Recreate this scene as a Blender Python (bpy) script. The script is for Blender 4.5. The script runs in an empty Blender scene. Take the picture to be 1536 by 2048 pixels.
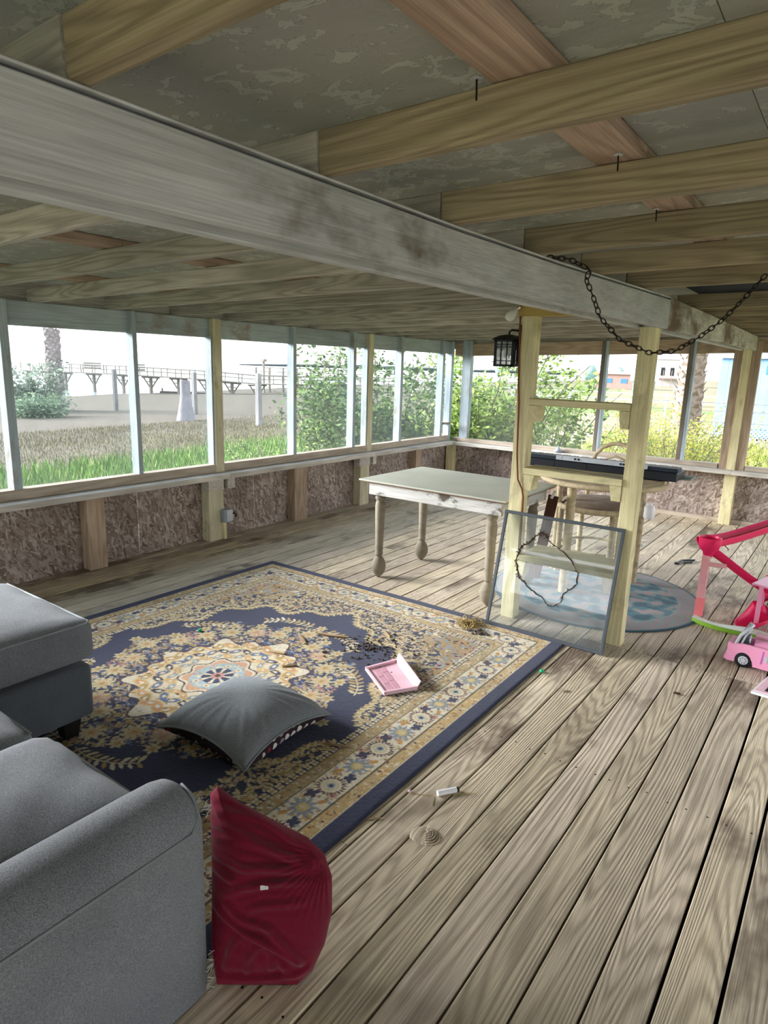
import bpy, bmesh, math, random
import numpy as np
from mathutils import Vector, Matrix
random.seed(7)
rng = np.random.default_rng(7)
PI = math.pi
SC = bpy.context.scene
COL = SC.collection

# ------------------------------------------------------------ camera, sky, sun, exposure
cam_d = bpy.data.cameras.new('camera'); cam = bpy.data.objects.new('camera', cam_d); COL.objects.link(cam)
YAW, PIT, ROL = 0.62464522, 0.22011147, 0.03099753
f_ = Vector((-math.sin(YAW)*math.cos(PIT), math.cos(YAW)*math.cos(PIT), -math.sin(PIT)))
r_ = Vector((math.cos(YAW), math.sin(YAW), 0)); u_ = r_.cross(f_)
r2 = math.cos(ROL)*r_ + math.sin(ROL)*u_; u2 = -math.sin(ROL)*r_ + math.cos(ROL)*u_
cam.matrix_world = Matrix(((r2.x, u2.x, -f_.x, 0), (r2.y, u2.y, -f_.y, 0), (r2.z, u2.z, -f_.z, 1.7), (0, 0, 0, 1)))
cam_d.sensor_fit = 'VERTICAL'; cam_d.sensor_height = 36; cam_d.lens = 1299.79*36/2048
cam_d.clip_start = 0.03; cam_d.clip_end = 3000
SC.camera = cam

def lin(c):
    if isinstance(c, str):
        c = tuple(int(c[i:i+2], 16)/255 for i in (0, 2, 4))
    return tuple((v/12.92 if v <= 0.04045 else ((v+0.055)/1.055)**2.4) for v in c)

world = bpy.data.worlds.new('sky'); SC.world = world; world.use_nodes = True
wn = world.node_tree.nodes; wl = world.node_tree.links; wn.clear()
wo = wn.new('ShaderNodeOutputWorld'); wb = wn.new('ShaderNodeBackground'); wc = wn.new('ShaderNodeTexCoord')
wsx = wn.new('ShaderNodeSeparateXYZ'); wr = wn.new('ShaderNodeValToRGB')
wl.new(wc.outputs['Generated'], wsx.inputs[0]); wl.new(wsx.outputs['Z'], wr.inputs[0])
wr.color_ramp.elements[0].position = 0.0; wr.color_ramp.elements[0].color = (1.0, 1.0, 1.0, 1)
wr.color_ramp.elements[1].position = 0.7; wr.color_ramp.elements[1].color = (0.62, 0.78, 1.0, 1)
wl.new(wr.outputs[0], wb.inputs['Color']); wb.inputs['Strength'].default_value = 1.0
wl.new(wb.outputs[0], wo.inputs['Surface'])
sun_d = bpy.data.lights.new('sun', 'SUN'); sun = bpy.data.objects.new('sun', sun_d); COL.objects.link(sun)
sun_d.energy = 6.0; sun_d.angle = math.radians(30); sun_d.color = (0.97, 0.98, 1.0)
sun.rotation_euler = Vector((.80, .34, -.31)).to_track_quat('-Z', 'Y').to_euler()
SC.view_settings.view_transform = 'Standard'; SC.view_settings.look = 'None'
SC.view_settings.gamma = 1.0; SC.view_settings.use_curve_mapping = False
SC.view_settings.exposure = 2.12
SC.cycles.use_denoising = True
SC.cycles.max_bounces = 10; SC.cycles.diffuse_bounces = 8; SC.cycles.glossy_bounces = 3
SC.cycles.transmission_bounces = 6; SC.cycles.transparent_max_bounces = 24
SC.cycles.caustics_reflective = False; SC.cycles.caustics_refractive = False

# ------------------------------------------------------------ node helper
class Mat:
    def __init__(s, name):
        s.m = bpy.data.materials.new(name); s.m.use_nodes = True
        s.t = s.m.node_tree; s.t.nodes.clear()
        s.out = s.t.nodes.new('ShaderNodeOutputMaterial')
    def n(s, typ, ins=None, **props):
        nd = s.t.nodes.new('ShaderNode'+typ)
        for k, v in props.items(): setattr(nd, k, v)
        for k, v in (ins or {}).items():
            if hasattr(v, 'links') or isinstance(v, bpy.types.NodeSocket): s.t.links.new(v, nd.inputs[k])
            else: nd.inputs[k].default_value = v
        return nd
    def coord(s, kind='Object', scale=(1, 1, 1), rnd=True, rot=(0, 0, 0)):
        tc = s.n('TexCoord')
        v = tc.outputs[kind]
        if rnd:
            oi = s.n('ObjectInfo')
            cx = s.n('CombineXYZ', {0: s.math('MULTIPLY', oi.outputs['Random'], 37.0), 1: s.math('MULTIPLY', oi.outputs['Random'], 91.0), 2: s.math('MULTIPLY', oi.outputs['Random'], 53.0)})
            v = s.n('VectorMath', {0: v, 1: cx.outputs[0]}, operation='ADD').outputs[0]
        mp = s.n('Mapping', {'Vector': v, 'Scale': scale, 'Rotation': rot})
        return mp.outputs[0]
    def math(s, op, a, b=0.0, clamp=False):
        nd = s.t.nodes.new('ShaderNodeMath'); nd.operation = op; nd.use_clamp = clamp
        for i, v in enumerate((a, b)):
            if isinstance(v, (int, float)): nd.inputs[i].default_value = v
            else: s.t.links.new(v, nd.inputs[i])
        return nd.outputs[0]
    def noise(s, vec, scale, detail=3, rough=0.55, dist=0.0):
        return s.n('TexNoise', {'Vector': vec, 'Scale': scale, 'Detail': detail, 'Roughness': rough, 'Distortion': dist}).outputs['Fac']
    def ramp(s, fac, stops, interp='LINEAR'):
        nd = s.n('ValToRGB', {'Fac': fac}); cr = nd.color_ramp; cr.interpolation = interp
        while len(cr.elements) > 1: cr.elements.remove(cr.elements[-1])
        for i, (p, c) in enumerate(stops):
            e = cr.elements[0] if i == 0 else cr.elements.new(p)
            e.position = p
            if isinstance(c, (int, float)): c = (c, c, c)
            else: c = lin(c)
            e.color = (*c, 1)
        return nd.outputs['Color']
    def mix(s, fac, a, b, mode='MIX'):
        nd = s.t.nodes.new('ShaderNodeMix'); nd.data_type = 'RGBA'; nd.blend_type = mode
        for k, v in ((0, fac), (6, a), (7, b)):
            if isinstance(v, str): v = (*lin(v), 1)
            if isinstance(v, tuple): v = v if len(v) == 4 else (*v, 1)
            if isinstance(v, (int, float, tuple)): nd.inputs[k].default_value = v
            else: s.t.links.new(v, nd.inputs[k])
        return nd.outputs[2]
    def bsdf(s, color, rough=0.8, bump=None, bstr=0.3, bdist=0.01, **kw):
        if isinstance(color, str): color = (*lin(color), 1)
        ins = {'Base Color': color, 'Roughness': rough, 'Specular IOR Level': kw.pop('spec', 0.3)}
        ins.update({k.replace('_', ' '): v for k, v in kw.items()})
        b = s.n('BsdfPrincipled', ins)
        if bump is not None:
            bn = s.n('Bump', {'Height': bump, 'Strength': bstr, 'Distance': bdist})
            s.t.links.new(bn.outputs[0], b.inputs['Normal'])
        s.t.links.new(b.outputs[0], s.out.inputs['Surface'])
        return b

def plain(name, color, rough=0.6, var=0.12, scale=8, bump=0.15, **kw):
    M = Mat(name); c = M.coord()
    nz = M.noise(c, scale, 4)
    col = M.mix(1.0, color, M.ramp(nz, [(0.3, 1-var), (0.7, 1+var)]), 'MULTIPLY')
    M.bsdf(col, rough, M.noise(c, scale*6, 3), bump, 0.004, **kw)
    return M.m

def wood(name, base, dark, rings=14.0, amt=0.55, stain=None, stain_lo=0.5, stain_hi=0.62, tint=0.18, gscale=8.0, bump=0.35, rough=0.85, stain_scale=3.0, stretch=0.09, white=None, wlo=0.5, whi=0.6, wscale=(5, 0.8, 5), fibre=0.35, hue=None):
    M = Mat(name)
    c = M.coord(scale=(1, stretch, 1))
    c2 = M.coord()
    n1 = M.noise(c, gscale, 1.5, 0.4, 0.3)
    ring = M.math('SINE', M.math('MULTIPLY', n1, rings*2*PI))
    ring = M.math('POWER', M.math('MULTIPLY_ADD', ring, 0.5) if False else M.math('ADD', M.math('MULTIPLY', ring, 0.5), 0.5), 1.6)
    cf = M.coord(scale=(1, 0.02, 1))
    fib = M.noise(cf, 220, 3, 0.6)
    col = M.mix(M.math('MULTIPLY', ring, amt), base, dark)
    col = M.mix(fibre, col, M.mix(1.0, col, M.ramp(fib, [(0.3, 0.45), (0.7, 1.5)]), 'MULTIPLY'))
    lo = M.noise(c2, 2.2, 3)
    col = M.mix(1.0, col, M.ramp(lo, [(0.3, 0.86), (0.7, 1.14)]), 'MULTIPLY')
    if white:
        wnz = M.noise(M.coord(scale=wscale), 1.0, 6, 0.65)
        wf = M.ramp(wnz, [(wlo, 0.0), (whi, 1.0)])
        col = M.mix(wf, col, white)
    if stain:
        sn = M.noise(M.coord(scale=(1, .55, 1)), stain_scale, 5, 0.65)
        col = M.mix(M.ramp(sn, [(stain_lo, 0.0), (stain_hi, 1.0)]), col, stain)
    if hue:
        hr = M.math('FRACT', M.math('MULTIPLY', M.n('ObjectInfo').outputs['Random'], 7.31))
        nd_ = M.n('ValToRGB', {'Fac': hr}); nd_.color_ramp.elements[0].color = (*hue[0], 1); nd_.color_ramp.elements[1].color = (*hue[1], 1)
        col = M.mix(1.0, col, nd_.outputs[0], 'MULTIPLY')
    oi = M.n('ObjectInfo')
    col = M.mix(1.0, col, M.ramp(oi.outputs['Random'], [(0.0, 1-tint), (1.0, 1+tint)]), 'MULTIPLY')
    kn = M.n('TexVoronoi', {'Vector': M.coord(scale=(1, .35, 1)), 'Scale': 2.6}).outputs['Distance']
    col = M.mix(M.ramp(kn, [(0.035, 0.75), (0.075, 0.0)]), col, dark)
    h = M.math('ADD', M.math('MULTIPLY', ring, -0.5), M.math('MULTIPLY', fib, 0.8))
    M.bsdf(col, rough, h, bump, 0.003)
    return M.m

# ------------------------------------------------------------ materials
m_deck = wood('deck_wood', 'c8bca8', '8e8170', rings=30, amt=0.62, stain='6f6255', stain_lo=0.54, stain_hi=0.64, tint=0.14, stain_scale=1.5, bump=0.8, gscale=6.0, stretch=0.055, fibre=0.5, hue=((1.0, .98, .88), (.95, .93, .93)), rough=.62)
m_blocker = plain('dark_light_block', '241d17', 0.95)  # for the unseen sheets that block light below the deck and above the roof
m_white = wood('whitewashed_wood', 'c2c4c9', 'a2a2a5', rings=7, amt=0.3, stain='6b5d50', stain_lo=0.58, stain_hi=0.72, tint=0.08, stain_scale=2.4, bump=0.25)
m_white2 = wood('stained_whitewashed_wood', 'c4c0ba', '9a948c', rings=8, amt=0.4, stain='6e5c4e', stain_lo=0.47, stain_hi=0.62, tint=0.05, stain_scale=3.2, bump=0.25)
m_yellow2 = wood('faded_yellow_post', 'c8c2a6', 'a49c7c', rings=6, amt=0.35, stain='8f8a70', stain_lo=0.56, stain_hi=0.75, tint=0.06, stain_scale=7)
m_winpost = wood('weathered_white_paint', 'a4b1b8', '848f94', rings=6, amt=0.3, stain='8a7f70', stain_lo=0.56, stain_hi=0.7, tint=0.08)
m_rail = wood('brown_grey_rail', 'b5a898', '8a7c6d', rings=8, amt=0.4, tint=0.12)
m_ledge = wood('grey_ledge', 'c4bfb6', '959087', rings=8, amt=0.45, tint=0.1)
m_yellow = wood('pale_yellow_wood', 'dbd1a6', 'b7ac80', rings=6, amt=0.35, stain='a39d7c', stain_lo=0.56, stain_hi=0.75, tint=0.06, stain_scale=7)
m_cap = wood('ochre_wood', 'c2a665', '97803f', rings=6, amt=0.35, tint=0.06)
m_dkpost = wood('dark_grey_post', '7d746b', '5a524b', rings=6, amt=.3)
m_stud = wood('brown_stud', 'b5a08a', '8a7560', rings=9, amt=0.5, tint=0.15)
m_raft = wood('treated_rafter', 'bab4ac', '857d73', rings=13, amt=0.55, tint=0.16, gscale=10, stretch=0.06, bump=0.3)
m_raft_b = wood('reddish_batten', 'b8a18f', '8c705e', rings=9, amt=0.45, tint=0.1, white='b5a391', wlo=0.58, whi=0.66)
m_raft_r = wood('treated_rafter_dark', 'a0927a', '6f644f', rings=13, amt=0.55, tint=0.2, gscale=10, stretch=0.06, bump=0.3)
m_bench = wood('peeling_shelf_top', 'c9be8d', '8c8460', rings=6, amt=0.4, white='857f72', wlo=0.5, whi=0.56, wscale=(9, 2.2, 9), tint=0.02)
m_apron = wood('peeling_white_apron', 'c8c8c3', '9b9891', rings=5, amt=0.25, stain='5f564c', stain_lo=0.53, stain_hi=0.6, stain_scale=5, tint=0.02)

def peel():
    M = Mat('peeling_ceiling_paint'); c = M.coord('Object', rnd=True)
    n1 = M.noise(M.coord(scale=(1.4, .9, 1)), 13, 6, 0.62, 0.5)
    n2 = M.noise(c, 2.0, 4)
    f = M.math('ADD', n1, M.math('MULTIPLY', M.math('SUBTRACT', n2, 0.5), 0.5))
    col = M.ramp(f, [(0.0, 'a3a298'), (0.46, 'adaca3'), (0.542, 'b0afa6'), (0.550, '74746a'), (0.560, 'c6c9bf'), (0.655, 'c3c6bc'), (0.66, '8e8e84'), (0.675, 'b4b5ab'), (0.85, 'cdd0c6')])
    col = M.mix(M.ramp(M.noise(c, 0.9, 2), [(0.4, 0.0), (0.7, 0.5)]), col, '8e9698')
    M.bsdf(col, 0.9, f, 0.4, 0.01)
    return M.m
m_peel = peel()

def osb():
    M = Mat('strand_board')
    col = None
    for i, (rot, sc) in enumerate(((0.5, (9, 50, 1)), (-0.7, (50, 10, 1)), (1.4, (12, 60, 1)))):
        v = M.coord(scale=(1, 1, 1), rot=(0, 0, rot))
        wv = M.n('VectorMath', {0: v, 1: M.n('TexNoise', {'Vector': v, 'Scale': 6.0, 'Detail': 2.0}).outputs['Color']}, operation='MULTIPLY_ADD')
        wv.inputs[1].default_value = (1, 1, 1)
        M.t.links.new(v, wv.inputs[0])
        nz = M.n('TexNoise', {'Vector': v, 'Scale': 7.0, 'Detail': 1.0}).outputs['Color']
        add = M.n('VectorMath', {0: v, 1: M.n('VectorMath', {0: nz, 1: (0.06, 0.06, 0.06)}, operation='MULTIPLY').outputs[0]}, operation='ADD')
        mp = M.n('Mapping', {'Vector': add.outputs[0], 'Scale': sc})
        vo = M.n('TexVoronoi', {'Vector': mp.outputs[0], 'Scale': 1.0})
        bw = M.n('RGBToBW', {0: vo.outputs['Color']}).outputs[0]
        ci = M.ramp(bw, [(0.1, '6b5c53'), (0.35, '8d7d73'), (0.6, 'a89a91'), (0.85, 'c4b8b0')])
        if col is None: col = ci; bsum = bw
        else:
            fac = M.ramp(M.noise(M.coord(), 14+5*i, 2), [(0.48, 0.0), (0.52, 1.0)])
            col = M.mix(fac, col, ci); bsum = M.math('ADD', bsum, bw)
    col = M.mix(M.ramp(M.noise(M.coord(), 1.5, 3), [(0.4, 0.0), (0.75, 0.6)]), col, '5c4d45')
    M.bsdf(col, 0.9, bsum, 0.35, 0.004)
    return M.m
m_osb = osb()

def screen(name, trans, tint):
    M = Mat(name)
    tr = M.n('BsdfTransparent', {'Color': (1, 1, 1, 1)})
    df = M.n('BsdfDiffuse', {'Color': (*lin(tint), 1)})
    nz = M.ramp(M.noise(M.coord(), 3.0, 3), [(0.3, trans-0.04), (0.7, trans+0.04)])
    mx = M.n('MixShader', {0: nz, 1: df.outputs[0], 2: tr.outputs[0]})
    M.t.links.new(mx.outputs[0], M.out.inputs['Surface'])
    return M.m
m_screen = screen('insect_screen_dusty', 0.76, '8f979b')
m_screen2 = screen('insect_screen_fine', 0.88, '8f9490')

def fabric(name, a, b, scale=420, var=0.15, bump=0.5, sheen=0.2):
    M = Mat(name); c = M.coord()
    w1 = M.noise(M.coord(scale=(1, 0.35, 1)), scale, 2, 0.6)
    w2 = M.noise(M.coord(scale=(0.35, 1, 1)), scale, 2, 0.6)
    f = M.math('MULTIPLY', M.math('ADD', w1, w2), 0.5)
    col = M.mix(M.ramp(f, [(0.4, 0.0), (0.6, 1.0)]), a, b)
    col = M.mix(1.0, col, M.ramp(M.noise(c, 3.0, 4), [(0.3, 1-var), (0.7, 1+var)]), 'MULTIPLY')
    h = M.math('ADD', f, M.math('MULTIPLY', M.noise(c, 22, 3), 0.8))
    M.bsdf(col, 0.95, h, bump, 0.004, Sheen_Weight=sheen, spec=0.15)
    return M.m
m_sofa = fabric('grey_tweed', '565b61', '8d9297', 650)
m_sofa_shade = fabric('grey_tweed_shaded', '454c53', '636b71', 650)  # same tweed, darkened: shade on the base is put into the colour
m_cush = fabric('grey_linen', '666c70', '848b8f', 380)
m_pipe = plain('grey_piping', '7d8386', 0.9)
m_red = fabric('crimson_jersey', '600f23', '78172e', 600, 0.12, 0.1, 0.15)
m_foot = plain('dark_wood_foot', '1c1a1a', 0.5)

def pattern_fabric():
    M = Mat('patterned_cushion_fabric')
    v = M.n('TexVoronoi', {'Vector': M.coord(rnd=False), 'Scale': 24.0, 'Randomness': 0.25})
    bw = M.n('RGBToBW', {0: v.outputs['Color']}).outputs[0]
    inner = M.ramp(bw, [(0.0, 'd8d4d0'), (0.45, '7c2433'), (0.6, '8a8a90'), (0.85, 'c9c2bd')], 'CONSTANT')
    col = M.mix(M.ramp(v.outputs['Distance'], [(0.36, 0.0), (0.40, 1.0)]), inner, '2a1a22')
    M.bsdf(col, 0.9)
    return M.m
m_pat = pattern_fabric()

def glass_mat(name, tint=(0.93, 0.97, 0.96), dust=0.12, dcol='c9d2d4'):
    M = Mat(name)
    tr = M.n('BsdfTransparent', {'Color': (*tint, 1)})
    gl = M.n('BsdfGlossy', {'Color': (1, 1, 1, 1), 'Roughness': 0.02})
    fr = M.n('Fresnel', {'IOR': 1.5})
    m1 = M.n('MixShader', {0: M.math('MULTIPLY', fr.outputs[0], 1.8, True), 1: tr.outputs[0], 2: gl.outputs[0]})
    df = M.n('BsdfDiffuse', {'Color': (*lin(dcol), 1)})
    d = M.ramp(M.noise(M.coord(rnd=False), 6, 5), [(0.35, dust*0.5), (0.7, dust*1.6)])
    m2 = M.n('MixShader', {0: d, 1: m1.outputs[0], 2: df.outputs[0]})
    M.t.links.new(m2.outputs[0], M.out.inputs['Surface'])
    return M.m
m_glass = glass_mat('dusty_glass')
m_iron = plain('black_iron', '1b2224', 0.45, bump=0.3, Metallic=0.4)
m_lglass = glass_mat('seeded_lantern_glass', (0.95, 0.96, 0.96), 0.3, 'e8eced')
m_chain = plain('dark_chain_metal', '2b2623', 0.55, Metallic=0.5)
m_bulb = plain('milky_bulb', 'e4e4e0', 0.25, 0.02)
m_metal = plain('bright_metal', 'cfc9b8', 0.25, Metallic=0.9)
m_frame = plain('dark_grey_metal_frame', '4a5055', 0.5, Metallic=0.2)
m_twig = plain('brown_twig', '3b2f28', 0.95)
m_cord = plain('brown_cord', '7b4a2c', 0.7)
m_black = plain('black_plastic', '14181f', 0.45)
m_navyp = plain('dark_blue_plastic', '1a2633', 0.5)
m_silver = plain('silver_plastic', 'b6bcc2', 0.45)
m_ivory = plain('white_keys', 'e6e8ea', 0.35, 0.03)
m_rattan = wood('rattan', 'c4b494', '8c7c5e', rings=5, amt=0.35, stain='8d7f60', stain_lo=0.55, stain_hi=0.75, stain_scale=9, tint=0.08)
m_rcush = plain('brown_seat_cushion', '7d6f60', 0.9, 0.25)
m_tabletop = plain('grey_green_table_board', 'b6b9ac', 0.6, 0.07, 3)
m_ply = plain('plywood_edge', '7c5845', 0.9)
m_tleg = wood('painted_taupe_leg', '877f6f', '665f51', rings=4, amt=0.3, stain='5a4c3d', stain_lo=0.62, stain_hi=0.75, tint=0.03)
m_leanb = wood('dark_brown_board', '53382a', '2e1e17', rings=6, amt=0.4, tint=0.02)
m_hot = plain('hot_pink_plastic', 'e0245e', 0.35, 0.03, 3, 0.03)
m_pink = plain('pale_pink_plastic', 'f2a3c6', 0.35, 0.03, 3, 0.03)
m_lilac = plain('lilac_plastic', 'c87fd0', 0.35, 0.03)
m_coral = plain('coral_plastic', 'ee7f84', 0.35, 0.04)
m_trans = plain('frosted_pink_plastic', 'dfa0a4', 0.3, 0.05)
m_green = plain('lime_plastic', '86b53a', 0.4, 0.05)
m_mint = plain('pale_mint_top', 'd5e4d3', 0.4, 0.1)
m_lgrey = plain('light_grey_plastic', 'c3c8cf', 0.4, 0.05)
m_tyre = plain('tyre_black', '17171a', 0.7)
m_dkgreen = plain('dark_green_grey_plastic', '3c4a4b', 0.5)
m_dusty = plain('dusty_pink_plastic', 'e2bcc7', 0.6, 0.1)
m_whitep = plain('white_plastic', 'eceef0', 0.4, 0.03)
m_boxgrey = plain('grey_box', '9aa1ab', 0.5)
m_navy_gap = plain('dark_gap_blue', '18222e', 0.8)  # near-black navy, stands in for shade in the rafter gap
m_straw = plain('straw', 'a58f5c', 0.95, 0.3)
m_dirt = plain('dirt', '4b4038', 0.98, 0.3)
m_chip = wood('wood_chip', 'a18a6a', '6d573d', rings=3, amt=0.4, tint=0.2)
m_tape = plain('green_grey_sheet', '7d8f88', 0.7)

# ------------------------------------------------------------ mesh helpers
def link(name, me, mat=None, parent=None):
    o = bpy.data.objects.new(name, me); COL.objects.link(o)
    if mat is not None and me is not None and not me.materials: me.materials.append(mat)
    if parent is not None: o.parent = parent
    return o
def tag(o, label=None, cat=None, group=None, kind=None):
    if label: o['label'] = label
    if cat: o['category'] = cat
    if group: o['group'] = group
    if kind: o['kind'] = kind
    return o
def empty(name, loc=(0, 0, 0), rz=0.0, label=None, cat=None, group=None, kind=None):
    o = bpy.data.objects.new(name, None); COL.objects.link(o); o.location = loc; o.rotation_euler = (0, 0, rz)
    o.empty_display_size = 0.1
    return tag(o, label, cat, group, kind)

class MB:
    def __init__(s): s.v = []; s.f = []
    def add(s, vs, fs):
        n = len(s.v); s.v += [tuple(p) for p in vs]; s.f += [tuple(i+n for i in f) for f in fs]; return s
    def box(s, c, d, rot=None):
        cx, cy, cz = c; dx, dy, dz = (k/2 for k in d)
        vs = [Vector((x*dx, y*dy, z*dz)) for x in (-1, 1) for y in (-1, 1) for z in (-1, 1)]
        if rot is not None: vs = [rot @ p for p in vs]
        vs = [p+Vector(c) for p in vs]
        return s.add(vs, [(0, 1, 3, 2), (4, 6, 7, 5), (0, 4, 5, 1), (2, 3, 7, 6), (0, 2, 6, 4), (1, 5, 7, 3)])
    def tube(s, pts, r, n=8, closed=False, caps=True):
        pts = [Vector(p) for p in pts]; m = len(pts)
        rs = r if isinstance(r, (list, tuple)) else [r]*m
        rings = []; prev = None
        for i, p in enumerate(pts):
            if closed: t = pts[(i+1) % m]-pts[i-1]
            else: t = pts[min(i+1, m-1)]-pts[max(i-1, 0)]
            t.normalize()
            if prev is None: a = t.cross(Vector((0, 0, 1)));  a = a if a.length > 1e-3 else t.cross(Vector((1, 0, 0)))
            else: a = prev-t*prev.dot(t)
            a.normalize(); b = t.cross(a); prev = a
            rings.append([p+(a*math.cos(2*PI*k/n)+b*math.sin(2*PI*k/n))*rs[i] for k in range(n)])
        vs = [q for rg in rings for q in rg]; fs = []
        for i in range(m if closed else m-1):
            j = (i+1) % m
            for k in range(n):
                fs.append((i*n+k, i*n+(k+1) % n, j*n+(k+1) % n, j*n+k))
        if not closed and caps:
            fs.append(tuple(range(n-1, -1, -1))); fs.append(tuple((m-1)*n+k for k in range(n)))
        return s.add(vs, fs)
    def lathe(s, prof, c=(0, 0, 0), n=20, axis='z', rot=None):
        vs = []; fs = []
        for r, z in prof:
            for k in range(n):
                a = 2*PI*k/n; p = Vector((r*math.cos(a), r*math.sin(a), z))
                if rot is not None: p = rot @ p
                vs.append(p+Vector(c))
        m = len(prof)
        for i in range(m-1):
            for k in range(n): fs.append((i*n+k, i*n+(k+1) % n, (i+1)*n+(k+1) % n, (i+1)*n+k))
        if prof[0][0] > 1e-5: fs.append(tuple(range(n-1, -1, -1)))
        if prof[-1][0] > 1e-5: fs.append(tuple((m-1)*n+k for k in range(n)))
        return s.add(vs, fs)
    def prism(s, poly, y0, y1, ax='y'):
        """poly in (a,b), extruded along axis"""
        def P(a, b, t): return {'y': (a, t, b), 'x': (t, a, b), 'z': (a, b, t)}[ax]
        n = len(poly); vs = [P(a, b, y0) for a, b in poly]+[P(a, b, y1) for a, b in poly]
        fs = [tuple(range(n)), tuple(range(2*n-1, n-1, -1))]+[(i, n+i, n+(i+1) % n, (i+1) % n) for i in range(n)]
        return s.add(vs, fs)
    def build(s, name, mat=None, parent=None, smooth=False, bevel=0, seg=2, sub=0):
        me = bpy.data.meshes.new(name); me.from_pydata(s.v, [], s.f)
        bm = bmesh.new(); bm.from_mesh(me)
        bmesh.ops.remove_doubles(bm, verts=bm.verts, dist=1e-6)
        bmesh.ops.recalc_face_normals(bm, faces=bm.faces)
        if bevel:
            bmesh.ops.bevel(bm, geom=[e for e in bm.edges if len(e.link_faces) == 2 and e.calc_face_angle(0) > 0.6], offset=bevel, segments=seg, affect='EDGES', profile=0.6)
        bm.to_mesh(me); bm.free()
        if smooth:
            me.polygons.foreach_set('use_smooth', [True]*len(me.polygons))
            if smooth == 'auto':
                try: me.set_sharp_from_angle(angle=math.radians(38))
                except Exception: pass
        o = link(name, me, mat, parent)
        if sub:
            md = o.modifiers.new('s', 'SUBSURF'); md.levels = sub; md.render_levels = sub
        return o

_bc = {}
def board(name, p0, p1, w, t, mat, parent=None, up=(0, 0, 1), ch=0.003):
    """sawn board: length along its own Y axis (grain), width w along X, thickness t along its 'up'"""
    p0 = Vector(p0); p1 = Vector(p1); d = p1-p0; L = d.length; y = d.normalized()
    up = Vector(up); z = (up-y*up.dot(y)).normalized(); x = y.cross(z)
    a = w/2; b = t/2; c = min(ch, a*0.4, b*0.4)
    poly = [(-a+c, -b), (a-c, -b), (a, -b+c), (a, b-c), (a-c, b), (-a+c, b), (-a, b-c), (-a, -b+c)]
    key = (round(w, 4), round(t, 4), round(L, 3), mat.name)
    if key in _bc: me = _bc[key]
    else:
        m = MB().prism(poly, -L/2, L/2); me = bpy.data.meshes.new(name); me.from_pydata(m.v, [], m.f); me.materials.append(mat)
        bm = bmesh.new(); bm.from_mesh(me); bmesh.ops.recalc_face_normals(bm, faces=bm.faces); bm.to_mesh(me); bm.free()
        _bc[key] = me
    o = link(name, me, None, parent)
    mid = (p0+p1)/2
    mw = Matrix(((x.x, y.x, z.x, mid.x), (x.y, y.y, z.y, mid.y), (x.z, y.z, z.z, mid.z), (0, 0, 0, 1)))
    o.matrix_basis = mw
    return o
def bbox(name, x0, x1, y0, y1, z0, z1, mat, parent=None, axis='y'):
    """board given by its extents, grain along axis"""
    c = Vector(((x0+x1)/2, (y0+y1)/2, (z0+z1)/2))
    if axis == 'y': return board(name, (c.x, y0, c.z), (c.x, y1, c.z), x1-x0, z1-z0, mat, parent)
    if axis == 'x': return board(name, (x0, c.y, c.z), (x1, c.y, c.z), y1-y0, z1-z0, mat, parent)
    return board(name, (c.x, c.y, z0), (c.x, c.y, z1), x1-x0, y1-y0, mat, parent, up=(0, 1, 0))
def npmesh(name, V, F, mat, parent=None, smooth=False, col=None):
    V = np.asarray(V, dtype=np.float32); F = np.asarray(F, dtype=np.int32); k = F.shape[1]
    me = bpy.data.meshes.new(name); me.vertices.add(len(V)); me.vertices.foreach_set('co', V.ravel())
    me.loops.add(F.size); me.loops.foreach_set('vertex_index', F.ravel())
    me.polygons.add(len(F)); me.polygons.foreach_set('loop_start', np.arange(0, F.size, k, dtype=np.int32))
    if smooth: me.polygons.foreach_set('use_smooth', np.ones(len(F), dtype=bool))
    me.update(calc_edges=True)
    if col is not None:
        at = me.color_attributes.new('Col', 'FLOAT_COLOR', 'POINT')
        c4 = np.ones((len(V), 4), dtype=np.float32); c4[:, :3] = col; at.data.foreach_set('color', c4.ravel())
    return link(name, me, mat, parent)
def rbox(name, c, d, r, mat, parent=None, seg=4, sub=0, puff=None, cuts=0):
    bm = bmesh.new(); bmesh.ops.create_cube(bm, size=1.0)
    for v in bm.verts: v.co = Vector((v.co.x*d[0], v.co.y*d[1], v.co.z*d[2]))
    if cuts:
        bmesh.ops.subdivide_edges(bm, edges=bm.edges, cuts=cuts, use_grid_fill=True)
        hx, hy, hz = d[0]/2, d[1]/2, d[2]/2
        for v in bm.verts:
            # pull to rounded box then puff
            q = Vector((max(-hx+r, min(hx-r, v.co.x)), max(-hy+r, min(hy-r, v.co.y)), max(-hz+r, min(hz-r, v.co.z))))
            e = v.co-q
            if e.length > 1e-6: v.co = q+e.normalized()*r if e.length > r*0.99 else v.co
            if puff:
                fx = 1-(abs(v.co.x)/hx)**2.5; fy = 1-(abs(v.co.y)/hy)**2.5
                if v.co.z > 0: v.co.z += puff*max(0, fx)*max(0, fy)
                nz = math.sin(v.co.x*17+c[0]*5)*math.sin(v.co.y*14+c[1]*3)*0.004+math.sin(v.co.x*31+v.co.y*23)*0.002
                v.co.z += nz if v.co.z > 0 else 0
    else:
        bmesh.ops.bevel(bm, geom=list(bm.edges), offset=r, segments=seg, affect='EDGES', profile=0.5)
    me = bpy.data.meshes.new(name); bm.to_mesh(me); bm.free()
    me.polygons.foreach_set('use_smooth', [True]*len(me.polygons))
    o = link(name, me, mat, parent); o.location = Vector(c)-(parent.location if parent is not None else Vector((0, 0, 0)))
    return o
def ploc(p):
    v = Vector((0, 0, 0))
    while p is not None: v = v+p.location; p = p.parent
    return v
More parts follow.
